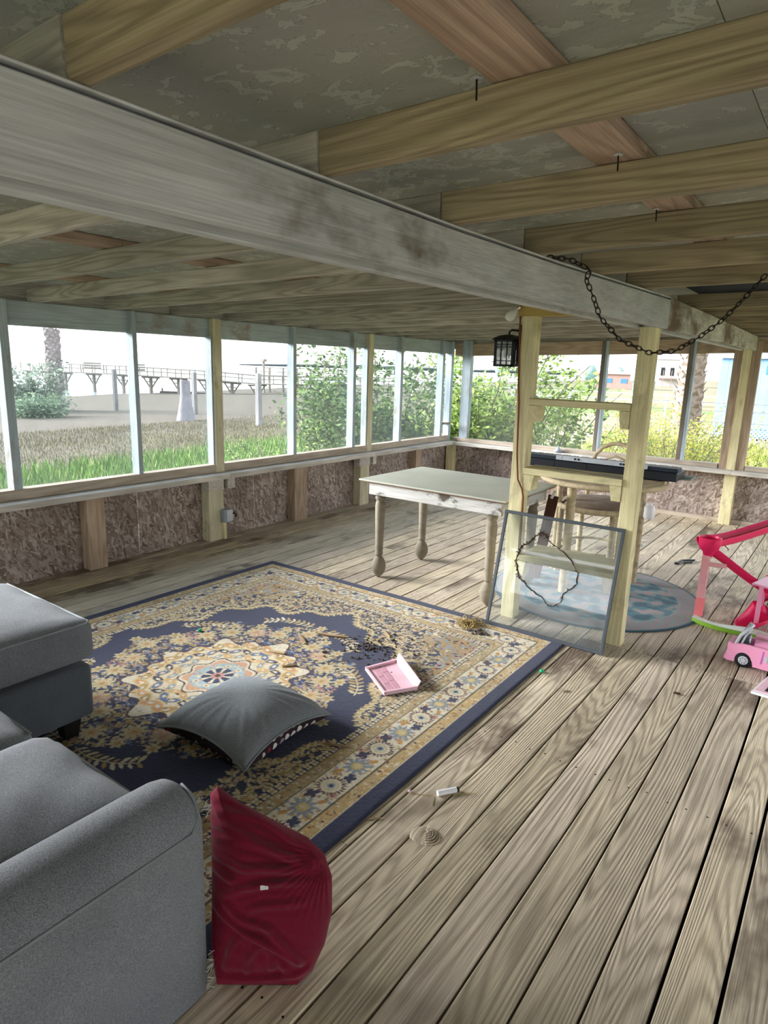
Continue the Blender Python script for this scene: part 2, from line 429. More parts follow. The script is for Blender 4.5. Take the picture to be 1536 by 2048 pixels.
def W(o):
    o.location = o.location-ploc(o.parent) if o.parent is not None else o.location
    return o
_board = board
def board(name, p0, p1, w, t, mat, parent=None, up=(0, 0, 1), ch=0.003, world=True):
    o = _board(name, p0, p1, w, t, mat, None, up, ch)
    if parent is not None:
        mw = o.matrix_basis.copy(); o.parent = parent
        o.matrix_basis = (Matrix.Translation(-ploc(parent)) @ mw) if world else mw
    return o
def rb(name, c, d, r, mat, parent=None, **k):
    o = rbox(name, c, d, r, mat, None, **k)
    if parent is not None: o.parent = parent; o.location = Vector(c)-ploc(parent)
    return o
XL, YB = -4.93, 8.48
X1, Y0 = 2.5, -3.5          # porch goes on behind and to the right of the camera
def zr(x): return 2.14+(x+1.12)*0.016   # rafter underside

# ============================================================ FLOOR
floor = MB().box(((XL+X1)/2, (Y0+8.6)/2, -0.12), (X1-XL+0.1, 8.6-Y0, 0.08)).build('floor', m_blocker); tag(floor, kind='structure')  # solid dark slab added under the boards to block light through the gaps
k = 0; x = -0.0668-0.15*(-17)
edges = []
while x > -4.97: edges.append(x); x -= 0.15
gapw = 0.0075
for i, xe in enumerate(edges):
    w = 0.15-gapw*(1.9 if abs(xe+0.0668) < 0.01 else 1.0)
    xa = max(xe-0.15, -4.995); w = min(w, xe-xa-gapw*0.5)
    if w < 0.03: continue
    xc = (xe+xa)/2 if xa > -4.99 else xa+w/2
    kk = i-17
    if kk < 8: cuts = [Y0, -1.6 if kk % 2 else 0.1-1.2, 4.02, 6.4 if kk % 2 else 8.58, 8.58]
    else: cuts = [Y0, (-0.5, 1.6, 0.3)[i % 3], (4.9, 5.7, 3.6)[(i*2) % 3] if i % 2 else 6.4, 8.58]
    cuts = sorted(set(cuts))
    for a, b in zip(cuts[:-1], cuts[1:]):
        if b-a < 0.2: continue
        o = board('floor_board', (xc+random.uniform(-.001, .001), a+0.0015, -0.019+random.uniform(-.0015, .001)), (xc+random.uniform(-.001, .001), b-0.0015, -0.019), w, 0.038, m_deck, floor, ch=0.004)

# ============================================================ LEFT WALL
wl_ = empty('wall_left', (XL, 0, 0), kind='structure')
osb_seams = [Y0, -2.1, -0.9, 0.42, 1.64, 3.241, 4.603, 5.9, 7.15, 8.56]
for a, b in zip(osb_seams[:-1], osb_seams[1:]):
    board('strand_board_panel', (-5.006, (a+b)/2, -0.1), (-5.006, (a+b)/2, 0.61), b-a-0.003, 0.012, m_osb, wl_, up=(1, 0, 0), ch=0.001)
def studL(y0, y1, mat, nm='stud'): return bbox(nm, -5.0, -4.89, y0, y1, 0.0, 0.605, mat, wl_, 'z')
studL(2.715, 2.87, m_stud); studL(5.10, 5.30, m_stud); studL(0.1, 0.25, m_stud); studL(7.5, 7.65, m_stud)
for a, b in ((3.93, 4.11), (6.26, 6.44), (1.5, 1.6)): studL(a, b, m_yellow2, 'post_base')
bbox('conduit_board', -4.9, -4.86, 4.085, 4.115, 0, 0.17, m_yellow, wl_, 'z')
bbox('bottom_rail', -5.03, XL, Y0, 8.4, 0.657, 0.733, m_rail, wl_)
lj = [Y0, -0.4, 4.13, 6.45, 8.42]
for a, b in zip(lj[:-1], lj[1:]): bbox('ledge_board', -5.03, -4.80, a+0.002, b-0.002, 0.607, 0.655, m_ledge, wl_)
for a, b in ((3.90, 4.08), (4.13, 4.22), (6.19, 6.40), (6.46, 6.53)):
    bbox('ledge_bracket', -4.93, -4.85, a, b, 0.50, 0.606, m_ledge, wl_, 'x')
hj = [Y0, -1.1, 0.9, 2.23, 3.25, 4.06, 5.15, 6.165, 6.475, 7.15, 8.17, 8.55]
for i, (a, b) in enumerate(zip(hj[:-1], hj[1:])):
    dz = (0.0, 0.004, -0.003)[i % 3]
    bbox('header_board', -5.03, -4.985, a+0.001, b-0.001, 1.908+dz, 2.079, m_winpost, wl_)
posts = [(-2.9, -2.86), (-1.8, -1.76), (-0.7, -0.66), (0.25, 0.29), (1.2, 1.24), (2.20, 2.262), (3.235, 3.275), (5.125, 5.172), (6.14, 6.19), (7.125, 7.178), (8.17, 8.225)]
for a, b in posts: bbox('window_post', -5.03, XL-0.001, a, b, 0.734, 2.079, m_winpost, wl_, 'z')
for a, b in ((4.062, 4.16), (6.435, 6.52)): bbox('window_post', -5.03, XL+0.004, a, b, 0.657, 2.079, m_yellow2, wl_, 'z')
# pale cheeks on the near side of the yellow posts: sky light put in as colour
for y in (4.062, 6.435): bbox('lit_cheek', -5.03, -4.945, y-0.014, y-0.001, 0.734, 1.93, m_winpost, wl_, 'z')
bbox('corner_post', -5.03, -4.93, 8.41, 8.475, 0.6, 2.079, m_winpost, wl_, 'z')
bbox('short_rail', -5.02, -4.9, 8.23, 8.41, 0.90, 0.925, m_winpost, wl_, 'y')
py = sorted([(a, b) for a, b in posts]+[(4.05, 4.16), (6.42, 6.52)]+[(8.41, 8.475)])
wi = 1
for (a0, a1), (b0, b1) in zip(py[:-1], py[1:]):
    o = MB().box((-5.036, (a1+b0)/2, 1.32), (0.002, b0-a1+0.05, 1.2)).build('window_%d' % wi, m_screen); tag(o, kind='structure'); wi += 1

# ============================================================ BACK WALL
wb_ = empty('wall_back', (-3, YB, 0), kind='structure')
bs = [-5.0, -3.8, -2.6, -1.15, 0.1, 1.3, X1]
for a, b in zip(bs[:-1], bs[1:]):
    board('strand_board_panel', ((a+b)/2, 8.566, -0.1), ((a+b)/2, 8.566, 0.61), b-a-0.003, 0.012, m_osb, wb_, up=(0, 1, 0), ch=0.001)
bbox('floor_trim', -4.9, X1, 8.52, 8.558, 0.0, 0.05, m_rail, wb_, 'x')
for a, b, mt, nm in ((-4.97, -4.86, m_yellow, 'post_base'), (-3.3, -3.15, m_stud, 'stud'), (-1.19, -1.07, m_yellow, 'post_base'), (1.2, 1.3, m_yellow, 'post_base')):
    bbox(nm, a, b, 8.44 if nm == 'post_base' else 8.47, 8.556, 0.0, 0.6, mt, wb_, 'z')
for a, b in ((-4.80, -2.25), (-2.248, -1.12), (-1.118, 0.6), (0.602, X1)): bbox('ledge_board', a, b, 8.36, 8.58, 0.60, 0.645, m_ledge, wb_, 'x')
bbox('bottom_rail', -4.9, -1.29, 8.48, 8.58, 0.646, 0.70, m_rail, wb_, 'x')
bbox('bottom_rail', -1.0, X1, 8.48, 8.58, 0.646, 0.70, m_rail, wb_, 'x')
board('header_board', (-4.95, 8.55, 1.965), (-1.0, 8.55, 2.062), 0.04, 0.17, m_stud, wb_)
bbox('header_board', -1.0, X1, 8.53, 8.57, 1.985, 2.15, m_stud, wb_, 'x')
bbox('top_board', -4.95, X1, 8.58, 8.60, 1.86, 2.3, m_stud, wb_, 'x') if False else None
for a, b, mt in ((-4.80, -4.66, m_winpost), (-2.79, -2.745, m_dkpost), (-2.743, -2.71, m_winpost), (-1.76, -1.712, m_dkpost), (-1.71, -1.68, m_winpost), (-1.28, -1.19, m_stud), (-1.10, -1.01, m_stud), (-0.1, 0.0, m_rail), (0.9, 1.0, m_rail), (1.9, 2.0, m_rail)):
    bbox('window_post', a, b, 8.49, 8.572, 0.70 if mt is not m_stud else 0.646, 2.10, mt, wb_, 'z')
bbox('yellow_post', -1.19, -1.10, 8.47, 8.565, 0.646, 2.10, m_yellow, wb_, 'z')
for a, b in ((-4.66, -2.79), (-2.71, -1.76), (-1.68, -1.28), (-1.01, -0.1), (0.0, 0.9), (1.0, 1.9)):
    o = MB().box(((a+b)/2, 8.578, 1.32), (b-a+0.05, 0.002, 1.4)).build('window_%d' % wi, m_screen2); tag(o, kind='structure'); wi += 1

# ============================================================ RIGHT AND NEAR SIDES (open, out of frame)
wr_ = empty('wall_right', (X1, 0, 0), kind='structure')
for y in (Y0+0.05, -0.9, 1.6, 4.1, 6.4): bbox('post', X1-0.09, X1, y-0.045, y+0.045, 0, zr(X1), m_yellow, wr_, 'z')
bbox('header_board', X1-0.14, X1-0.1, Y0, 8.5, 2.05, zr(X1)-0.001, m_white, wr_)
for k_ in range(14):
    board('siding_board', (X1+0.02, Y0, 0.075+.15*k_), (X1+0.02, 3.2, 0.075+.15*k_), .148, .02, m_white, wr_, up=(1, 0, 0))  # unseen siding, added to cut the daylight from the right
wf_ = empty('wall_front', (0, Y0, 0), kind='structure')
for xx in (-4.9, -2.6, -1.1, 0.7): bbox('post', xx-0.045, xx+0.045, Y0, Y0+0.09, 0, zr(xx), m_yellow, wf_, 'z')
board('header_board', (-4.9, Y0+0.12, 1.98), (X1, Y0+0.12, 2.09), 0.04, 0.16, m_white, wf_)

# ============================================================ CEILING
ceil_ = empty('ceiling', (-1.2, 2.5, 2.14), kind='structure')
for k in range(-7, 12):
    y = 1.27+0.61*k
    xs = -1.135+random.uniform(-.03, .03)
    board('rafter', (-5.12, y, zr(-5.12)+0.0475), (xs-0.002, y, zr(xs)+0.0475), 0.04, 0.095, m_raft, ceil_)
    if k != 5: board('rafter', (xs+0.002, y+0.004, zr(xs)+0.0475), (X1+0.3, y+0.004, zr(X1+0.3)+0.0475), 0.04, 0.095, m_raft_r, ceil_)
for xb in (-4.3, -3.0, -2.1, -0.62, 0.75, 2.0):
    yy = [Y0-0.2, -0.9, 1.9, 4.6, 8.9]
    for a, b in zip(yy[:-1], yy[1:]):
        board('roof_batten', (xb, a+0.002, zr(xb)+0.116), (xb, b-0.002, zr(xb)+0.116), 0.125, 0.038, m_raft_b, ceil_)
xsq = [-5.35, -3.95, -2.73, -1.51, -0.29, 0.93, 2.15, 2.9]
for i, (a, b) in enumerate(zip(xsq[:-1], xsq[1:])):
    off = 0 if i % 2 else 1.2
    ys = [Y0-0.3]+[v for v in (-2.2+off, 0.22+off, 2.66+off, 5.1+off, 7.5+off) if v < 8.6]+[8.95]
    for c, d in zip(ys[:-1], ys[1:]):
        board('roof_panel', (a+0.001, (c+d)/2, zr(a)+0.142), (b-0.001, (c+d)/2, zr(b)+0.142), d-c-0.003, 0.012, m_peel, ceil_, ch=0.001)
board('roof_light_block', (-5.4, 2.7, zr(-5.4)+0.165), (3.0, 2.7, zr(3.0)+0.165), 12.6, 0.02, m_blocker, ceil_)  # unseen sheet added to stop light leaking through the panel joints
board('dark_void_panel', (-1.0, 4.32, 2.237), (0.0, 4.32, 2.25), 1.16, 0.004, m_navy_gap, ceil_)  # dark panel in place of the shaded void where a rafter is missing
m_dark = m_navy_gap

bbox('fascia_board', -5.10, -5.06, Y0, 8.7, 1.98, 2.24, m_raft, wl_)
bbox('fascia_board', -5.1, X1, 8.61, 8.65, 1.98, 2.30, m_raft, wb_, 'x')
# ============================================================ MAIN BEAM
beam = empty('support_beam', (-1.1, 2.5, 1.98), label='long whitewashed grey double beam running under the ceiling rafters towards the back wall', cat='beam')
def ply(name, pts, t, z0, z1, mat, parent):
    m = MB(); n = len(pts); vs = []
    for (xx, yy, dz0, dz1) in pts: vs += [(xx, yy, z0+dz0), (xx-t, yy, z0+dz0), (xx-t, yy, z1+dz1), (xx, yy, z1+dz1)]
    fs = [(0, 1, 2, 3), ((n-1)*4+3, (n-1)*4+2, (n-1)*4+1, (n-1)*4)]
    for i in range(n-1):
        for k in range(4): fs.append((i*4+k, (i+1)*4+k, (i+1)*4+(k+1) % 4, i*4+(k+1) % 4))
    m.add(vs, fs); return W(m.build(name, mat, parent, bevel=0.003, seg=1))
f1 = [(-1.12, Y0, 0, 0), (-1.12, 0, 0, 0), (-1.118, 1.0, .003, 0), (-1.115, 1.9, .004, 0), (-1.085, 2.7, 0, 0), (-1.03, 3.5, -.006, 0), (-0.985, 4.12, -.012, 0)]
f2 = [(-0.987, 4.126, -.010, 0), (-0.99, 5.2, -.004, 0), (-1.01, 6.8, .006, 0), (-1.03, 8.25, .014, 0)]
ply('beam_board', f1, 0.042, 1.975, 2.124, m_white, beam)
ply('beam_board', f2, 0.042, 1.975, 2.136, m_white2, beam)
ply('top_strip', [(x+0.001, y, 0, 0) for x, y, _, _ in f1], 0.10, 2.1325, 2.1393, m_white, beam)
ply('beam_board', [(x-0.135, y, d-0.002, 0) for x, y, d, _ in f1], 0.042, 1.978, 2.127, m_white, beam)
ply('beam_board', [(x-0.135, y, d-0.002, 0) for x, y, d, _ in f2], 0.042, 1.978, 2.136, m_white, beam)
ply('spacer_board', [(x-0.044, y, 0, 0) for x, y, _, _ in f1+f2[1:]], 0.089, 2.012, 2.12, m_dkpost, beam)

for (x, y) in ((-.69, 1.215), (-.60, 1.80), (-.66, 2.42)):
    W(MB().tube([(x, y, zr(x)+.10), (x+.003, y-.002, zr(x)+.055)], .0022, 6).build('nail', m_chain, ceil_)); W(MB().lathe([(0, -.002), (.013, 0), (.010, .004)], (x, y, zr(x)+.093), 8).build('splintered_wood', m_white, ceil_))
# ============================================================ SHELF FRAME
sf = empty('shelf_frame', (-1.44, 4.08, 0), label='pale yellow painted post and shelf frame standing under the beam', cat='shelf')
bbox('post', -1.118, -1.024, 4.035, 4.13, 0, 1.968, m_yellow, sf, 'z')
bbox('post', -1.86, -1.765, 4.035, 4.13, 0, 2.042, m_yellow, sf, 'z')
tag(bbox('cap_board', -1.882, -1.30, 4.02, 4.12, 2.043, 2.13, m_cap, sf, 'x'), 'ochre cap board')
def shelf(z0, z1, d, mat, y0=4.02):
    bbox('shelf', -1.763, -1.12, y0, y0+d, z0, z1, mat, sf, 'x')
shelf(1.484, 1.526, 0.13, m_yellow); shelf(1.028, 1.07, 0.2, m_yellow); shelf(0.432, 0.468, 0.36, m_yellow)
tag(bbox('shelf_top_skin', -1.763, -1.12, 4.022, 4.218, 1.0702, 1.0725, m_bench, sf, 'x'), 'peeling grey shelf top')
def brk(xa, xb, z0, z1, sgn):
    # tapered bracket block beside a post
    a = (xa, z1); b = (xb, z1)
    poly = [(xa, z1), (xb, z1), (xb-(xb-xa)*0.25 if sgn > 0 else xb, z0), (xa if sgn > 0 else xa+(xb-xa)*0.25, z0)]
    m = MB().prism([(p, q) for p, q in poly], 4.03, 4.13); return W(m.build('bracket', m_yellow, sf, bevel=0.002, seg=1))
brk(-1.763, -1.69, 1.375, 1.482, 1); brk(-1.185, -1.12, 1.375, 1.482, -1)
brk(-1.763, -1.69, 0.92, 1.026, 1); brk(-1.195, -1.12, 0.93, 1.026, -1)
brk(-1.763, -1.70, 0.33, 0.43, 1); brk(-1.18, -1.12, 0.33, 0.43, -1)
cd = MB().tube([(-1.868, 4.024, 2.04), (-1.862, 4.024, 1.9), (-1.85, 4.026, 1.64), (-1.835, 4.024, 1.5), (-1.828, 4.022, 1.35), (-1.82, 4.024, 1.15), (-1.80, 4.022, 0.985), (-1.768, 4.024, 0.93), (-1.755, 4.03, 0.87), (-1.757, 4.04, 0.7), (-1.756, 4.05, 0.3)], 0.006, 8).build('power_cord', m_cord, None, smooth=True)
tag(cd, 'brown electrical cord running down the left yellow post of the shelf frame', 'cord')
# ============================================================ BIG RUG (pattern = flat print, as point colours)
HX, HY, RS = 1.345, 1.73, 0.005
nu, nv = int(HX/RS), int(HY/RS)
UU, VV = np.meshgrid((np.arange(nu)+0.5)*RS, (np.arange(nv)+0.5)*RS)
hexc = lambda h: np.array(lin(h))
NAVY, NAVY2, IV, CR, GOLD, TAN, GREY, BLUE, MAR, OCH, PK = (hexc(h) for h in ('1f2647', '272d4c', 'd6ccb2', 'c4b68e', 'ae9058', '9c8660', '8b9aa0', '56688c', '4a2732', 'b5863f', 'c08a7c'))
IMG = np.empty((nv, nu, 3)); IMG[:] = NAVY
rr = np.random.default_rng(3)
def stamp(cx, cy, a, b, ang, c, kind='e', clip=None):
    R = max(a, b)+RS
    i0, i1 = int((cx-R)/RS), int((cx+R)/RS)+2; j0, j1 = int((cy-R)/RS), int((cy+R)/RS)+2
    i0, j0 = max(i0, 0), max(j0, 0); i1, j1 = min(i1, nu), min(j1, nv)
    if i0 >= i1 or j0 >= j1: return
    x = UU[j0:j1, i0:i1]-cx; y = VV[j0:j1, i0:i1]-cy; ca, sa = math.cos(ang), math.sin(ang)
    p = (x*ca+y*sa)/a; q = (-x*sa+y*ca)/b
    if kind == 'e': m = p*p+q*q < 1
    elif kind == 'l': m = (np.abs(q) < 1-p*p) & (np.abs(p) < 1)
    elif kind == 'r': d = p*p+q*q; m = (d < 1) & (d > 0.45)
    else: m = (np.abs(p) < 1) & (np.abs(q) < 1)
    if clip is not None: m = m & clip[j0:j1, i0:i1]
    IMG[j0:j1, i0:i1][m] = c
def flower(cx, cy, r, n, c1, c2, c3=None, a0=0.0, clip=None, kind='l'):
    for k in range(n):
        a = a0+2*PI*k/n; stamp(cx+math.cos(a)*r*.58, cy+math.sin(a)*r*.58, r*.45, r*.8*PI/n*.62, a, c1, kind, clip)
    stamp(cx, cy, r*.42, r*.42, 0, c2, 'e', clip)
    if c3 is not None: stamp(cx, cy, r*.2, r*.2, 0, c3, 'e', clip)
def vine(x, y, a, L, cur, w, c, leafc, clip=None, ls=0.026, step=0.012):
    n = int(L/step)
    for i in range(n):
        x += math.cos(a)*step; y += math.sin(a)*step; a += cur*step
        stamp(x, y, step*.9, w, a, c, 'e', clip)
        if i % 3 == 1:
            for sg in (-1, 1):
                la = a+sg*1.0; col = leafc[rr.integers(len(leafc))]
                s_ = ls*rr.uniform(.75, 1.25)
                stamp(x+math.cos(la)*s_*1.05, y+math.sin(la)*s_*1.05, s_, s_*.36, la, col, 'l', clip)
dE = np.minimum(HX-UU, HY-VV)
field = dE > 0.40
# ---- field: floral scatter in the spandrels
e = np.sqrt((UU/0.97)**2+(VV/1.20)**2)
th = np.arctan2(VV/1.20, UU/0.97)
lobe = 0.93+0.05*np.cos(th*8)+0.035*np.cos(th*20)
sp = field & (e > lobe)
corner = field & (np.sqrt((UU/0.945)**2+(VV/1.33)**2) > 1.12+0.04*np.cos(th*16))
def packed(mask, n, cols, smin, smax, flowers=0.12):
    js, is_ = np.nonzero(mask)
    for _ in range(n):
        k = rr.integers(len(js)); cx, cy = UU[js[k], is_[k]], VV[js[k], is_[k]]
        c = cols[rr.integers(len(cols))]; s_ = rr.uniform(smin, smax)
        if rr.random() < flowers: flower(cx, cy, s_*1.4, 6, c, PK if rr.random() < .4 else GOLD, NAVY, 0, mask)
        else:
            a = rr.choice([0.4, 1.2, 2.0, 2.7])+rr.uniform(-.3, .3); stamp(cx, cy, s_, s_*.38, a, c, 'l', mask)
packed(sp, 1500, [CR, GOLD, CR, TAN, CR*.9], 0.009, 0.020, .06)
IMG[corner] = hexc('ab9a76')
packed(corner, 260, [GOLD, TAN, GREY, IV, OCH], 0.02, 0.05, 0.25)
packed(corner, 200, [GREY, TAN, MAR, GOLD], 0.008, 0.02, 0.0)
for t in np.linspace(0.02, PI/2-0.02, 46):           # leafy outline of the spandrels
    l_ = 0.93+0.05*math.cos(t*8)+0.035*math.cos(t*20)
    x, y = 0.97*l_*math.cos(t), 1.20*l_*math.sin(t)
    if x < HX-0.41 and y < HY-0.41:
        a = math.atan2(y, x)
        for da in (-.7, 0, .7): stamp(x-math.cos(a+da)*.02, y-math.sin(a+da)*.02, .026, .009, a+da, CR if da else GOLD, 'l', field)
# ---- medallion
def ring_scatter(r0, r1, n, cols, s0, s1, fl):
    m = field & (np.sqrt(UU**2*1.15+(VV*.95)**2) > r0) & (np.sqrt(UU**2*1.15+(VV*.95)**2) < r1+0.05*np.cos(np.arctan2(VV, UU)*8))
    packed(m, n, cols, s0, s1, fl)
ring_scatter(0.44, 0.74, 820, [CR, GOLD, TAN, CR*.9, BLUE*1.2, GOLD], 0.008, 0.019, 0.07)
for t in np.linspace(0, PI/2, 7):                     # outer palmettes
    R = 0.70 if abs(t) < .01 or abs(t-PI/2) < .01 else 0.60
    flower(R*math.cos(t)*.93, R*math.sin(t)*1.05, .070, 9, CR, hexc('c9a878'), GOLD, t, field)
    flower(R*math.cos(t)*.93*1.17, R*math.sin(t)*1.05*1.17, .04, 6, CR, GOLD, None, t, field)
for t, c in ((0.42, 1), (1.15, -1)):
    for q in range(26):
        stamp(.60*math.cos(t)+rr.uniform(-.06, .06), .60*math.sin(t)+rr.uniform(-.06, .06), .010, .010, 0, PK, 'r', field)
rm = np.sqrt(UU**2*1.12+(VV*.92)**2); tm = np.arctan2(VV, UU)
med = rm < 0.44+0.035*np.cos(tm*16)+0.03*np.cos(tm*8)
IMG[med] = IV*0.97
line = (np.abs(rm-(0.44+0.035*np.cos(tm*16)+0.03*np.cos(tm*8))) < 0.007); IMG[line] = MAR*.8
for R, cols, n, s_ in ((.375, (GOLD, hexc('c7925e')), 10, .052), (.30, (BLUE, NAVY2), 7, .045), (.235, (GREY, hexc('c9a065')), 6, .036)):
    for k in range(n):
        t = (k+.5)/n*PI/2; cx, cy = R*math.cos(t), R*math.sin(t)*1.08
        stamp(cx, cy, s_*1.25, s_*.62, t+.9*(-1)**k, hexc('cdb27a'), 'e', med)
        stamp(cx, cy, s_, s_*.45, t+.9*(-1)**k, cols[k % 2], 'e', med)
        stamp(cx, cy, s_*.4, s_*.22, t+.9*(-1)**k, IV, 'l', med)
packed(med & (rm > .2), 90, [TAN, CR, GREY, MAR], 0.006, 0.014, 0.05)
IMG[np.abs(rm-(0.19+0.02*np.cos(tm*8))) < 0.005] = MAR*.7
IMG[rm < 0.17+0.018*np.cos(tm*8)] = hexc('c99a78')
IMG[rm < 0.145] = hexc('a3b3b3')
packed(rm < .145, 24, [IV, PK, GREY, OCH], 0.01, 0.02, 0.2)
IMG[(rm < 0.085) & (np.cos(tm*8) > -.5)] = NAVY2; IMG[(rm < 0.085) & (np.cos(tm*8) <= -.5)] = IV
IMG[rm < 0.035] = PK
IMG[(rm < 0.015)] = MAR
# stems with leaves wandering over the navy
for (x, y, a, L, cu) in ((0.05, .84, .2, .35, -3.0), (0.72, .30, 1.9, .3, 3.2)):
    vine(x, y, a, L, cu, .0045, CR, [CR, GOLD, IV], field)
# ---- borders
m = (dE > .375) & (dE <= .402); IMG[m] = NAVY
for t in np.arange(0.012, HX-.40, .042): flower(t, HY-.392, .021, 4, IV, GOLD, None, .78)
for t in np.arange(0.012, HY-.40, .042): flower(HX-.392, t, .021, 4, IV, GOLD, None, .78)
def band(d0, d1, c): IMG[(dE > d0) & (dE <= d1)] = c
band(.085, .15, hexc('b79c68')); band(.31, .375, hexc('a9946a')); band(.15, .31, hexc('d3c8ae'))
for d in (.148, .152, .309, .373): IMG[np.abs(dE-d) < .0026] = hexc('5c5138')
IMG[np.abs(dE-.087) < .003] = IV*.8
g1 = (dE > .09) & (dE < .146); g2 = (dE > .313) & (dE < .37)
packed(g1, 620, [hexc('c9a25a'), IV, OCH, CR, MAR*1.5, IV], .006, .015, .04)
packed(g2, 520, [IV*.9, OCH, CR, hexc('6d5a3c'), GOLD, IV], .006, .014, .04)
ib = (dE > .155) & (dE < .305)
packed(ib, 560, [hexc('b49a6c'), GREY, CR, IV, OCH, hexc('b49a6c'), hexc('8a7d62')], .008, .022, .08)
def bpos(t, side, off=0.0):
    return (HX-.23-off, t, PI/2) if side else (t, HY-.23-off, 0.0)
for side in (0, 1):
    Lm = (HY if side else HX)-.23
    k = 0; t = 0.0
    while t < Lm+.02:
        x, y, a = bpos(t, side)
        if k % 2 == 0:
            for q in range(22):
                aa = 2*PI*q/22; stamp(x+math.cos(aa)*.050, y+math.sin(aa)*.050, .020, .0055, aa, MAR if q % 2 else hexc('7a5a4a'), 'l', ib)
            stamp(x, y, .045, .045, 0, IV, 'e', ib); stamp(x, y, .034, .034, 0, CR, 'r', ib); stamp(x, y, .018, .018, 0, GREY, 'e', ib); stamp(x, y, .01, .01, 0, NAVY, 'e', ib)
            for sg in (-1, 1):
                xx, yy, _ = bpos(t+sg*.085, side, sg*.03); stamp(xx, yy, .036, .014, a+sg*.5, NAVY2, 'l', ib); stamp(xx, yy, .016, .03, a+sg*.5, NAVY2, 'l', ib)
        else:
            flower(x, y, .065, 11, hexc('7f8890'), hexc('bfa866'), CR, a+.2, ib)
            for sg in (-1, 1):
                xx, yy, _ = bpos(t+sg*.075, side, -sg*.035)
                for q in range(4): stamp(xx+.011*math.cos(q*PI/2+.78), yy+.011*math.sin(q*PI/2+.78), .010, .010, 0, MAR, 'r', ib)
                xx, yy, _ = bpos(t+sg*.07, side, sg*.04); stamp(xx, yy, .022, .012, a+.4, OCH, 'e', ib)
        t += .17; k += 1
full = np.concatenate([IMG[::-1], IMG], 0); full = np.concatenate([full[:, ::-1], full], 1)
NV, NU = full.shape[:2]
full = full*np.clip(rr.normal(1.0, .10, (NV, NU, 1)), .7, 1.3)
fade = 1+0.0*full; full = full*0.93+0.02
gx = (np.arange(NU)+.5)*RS-HX; gy = (np.arange(NV)+.5)*RS-HY
GX, GY = np.meshgrid(gx, gy)
GZ = 0.011+rr.normal(0, .0006, GX.shape)+0.0012*np.sin(GX*7+1)*np.sin(GY*5)
dd = np.minimum(HX-np.abs(GX), HY-np.abs(GY)); GZ = np.where(dd < .018, GZ*np.sqrt(np.clip(dd/.018, .04, 1)), GZ)
V = np.stack([GX, GY, GZ], -1).reshape(-1, 3)
ii = np.arange((NV-1)*(NU-1)); r0 = (ii//(NU-1))*NU+(ii % (NU-1)); F = np.stack([r0, r0+1, r0+NU+1, r0+NU], 1)
Mr = Mat('woven_rug_pile'); at = Mr.n('Attribute', attribute_name='Col'); cc = Mr.coord(rnd=False)
fz = Mr.noise(cc, 380, 2)
Mr.bsdf(Mr.mix(1.0, Mr.mix(1.0, at.outputs['Color'], Mr.ramp(fz, [(.3, .72), (.7, 1.28)]), 'MULTIPLY'), Mr.ramp(Mr.noise(cc, 3, 4), [(.35, .85), (.7, 1.1)]), 'MULTIPLY'), 0.97, fz, 0.6, 0.004, spec=0.1, Sheen_Weight=0.15)
rug = npmesh('area_rug', V, F, Mr.m, None, True, full.reshape(-1, 3)); rug.location = (-2.645, 2.15, 0.0005)
tag(rug, 'large navy blue rectangular rug with cream and gold floral medallion and ivory border', 'rug')

# ============================================================ ROUND RUG
NR = 110; V = []; CL = []; F = []
teal, tg, tp, td = hexc('447280'), hexc('7c8c8c'), hexc('9c8688'), hexc('2a5464')
r2g = np.random.default_rng(5)
NA = 220
kern = [(r2g.uniform(-.8, .8), r2g.uniform(-.8, .8), r2g.uniform(30, 62), r2g.uniform(0, 6.3), r2g.uniform(-1, 1), r2g.uniform(-1, 1)) for _ in range(9)]
def tex2(x, y):
    v = 0
    for (a, b, f, p, c, d) in kern: v = v+np.sin(f*(c*x+d*y)+p+2.2*np.sin(f*.45*(d*x-c*y)+p))
    return v/3
ra, aa = np.meshgrid(np.linspace(0.002, 0.79, NR), np.arange(NA)*2*PI/NA, indexing='ij')
xx, yy = ra*np.cos(aa), ra*np.sin(aa)
tv = tex2(xx, yy)+tex2(-xx, yy)*.8+np.sin(aa*12)*.7*(ra > .2)
cl = np.where((tv > .9)[..., None], tp, np.where((tv > .1)[..., None], tg, np.where((tv > -1.0)[..., None], teal, td)))
cl = np.where(((ra > .62))[..., None], np.where((np.sin(aa*40)*np.sin(ra*90) > 0)[..., None], tg, tp*.9), cl)
cl = np.where((np.abs(ra-.62) < .01)[..., None], tg*1.1, cl); cl = np.where((ra > .765)[..., None], hexc('30525f'), cl)
zz = 0.008*np.ones_like(ra); zz[-1] = 0.001
V = np.stack([xx, yy, zz], -1).reshape(-1, 3); i = np.arange((NR-1)*NA); a0 = i//NA; b0 = i % NA
F = np.stack([a0*NA+b0, (a0+1)*NA+b0, (a0+1)*NA+(b0+1) % NA, a0*NA+(b0+1) % NA], 1)
o = npmesh('round_rug', V, F, Mr.m, None, True, cl.reshape(-1, 3)); o.location = (-1.5, 4.96, 0.0005)
tag(o, 'round teal and faded pink patterned rug on the boards behind the yellow shelf frame', 'rug')

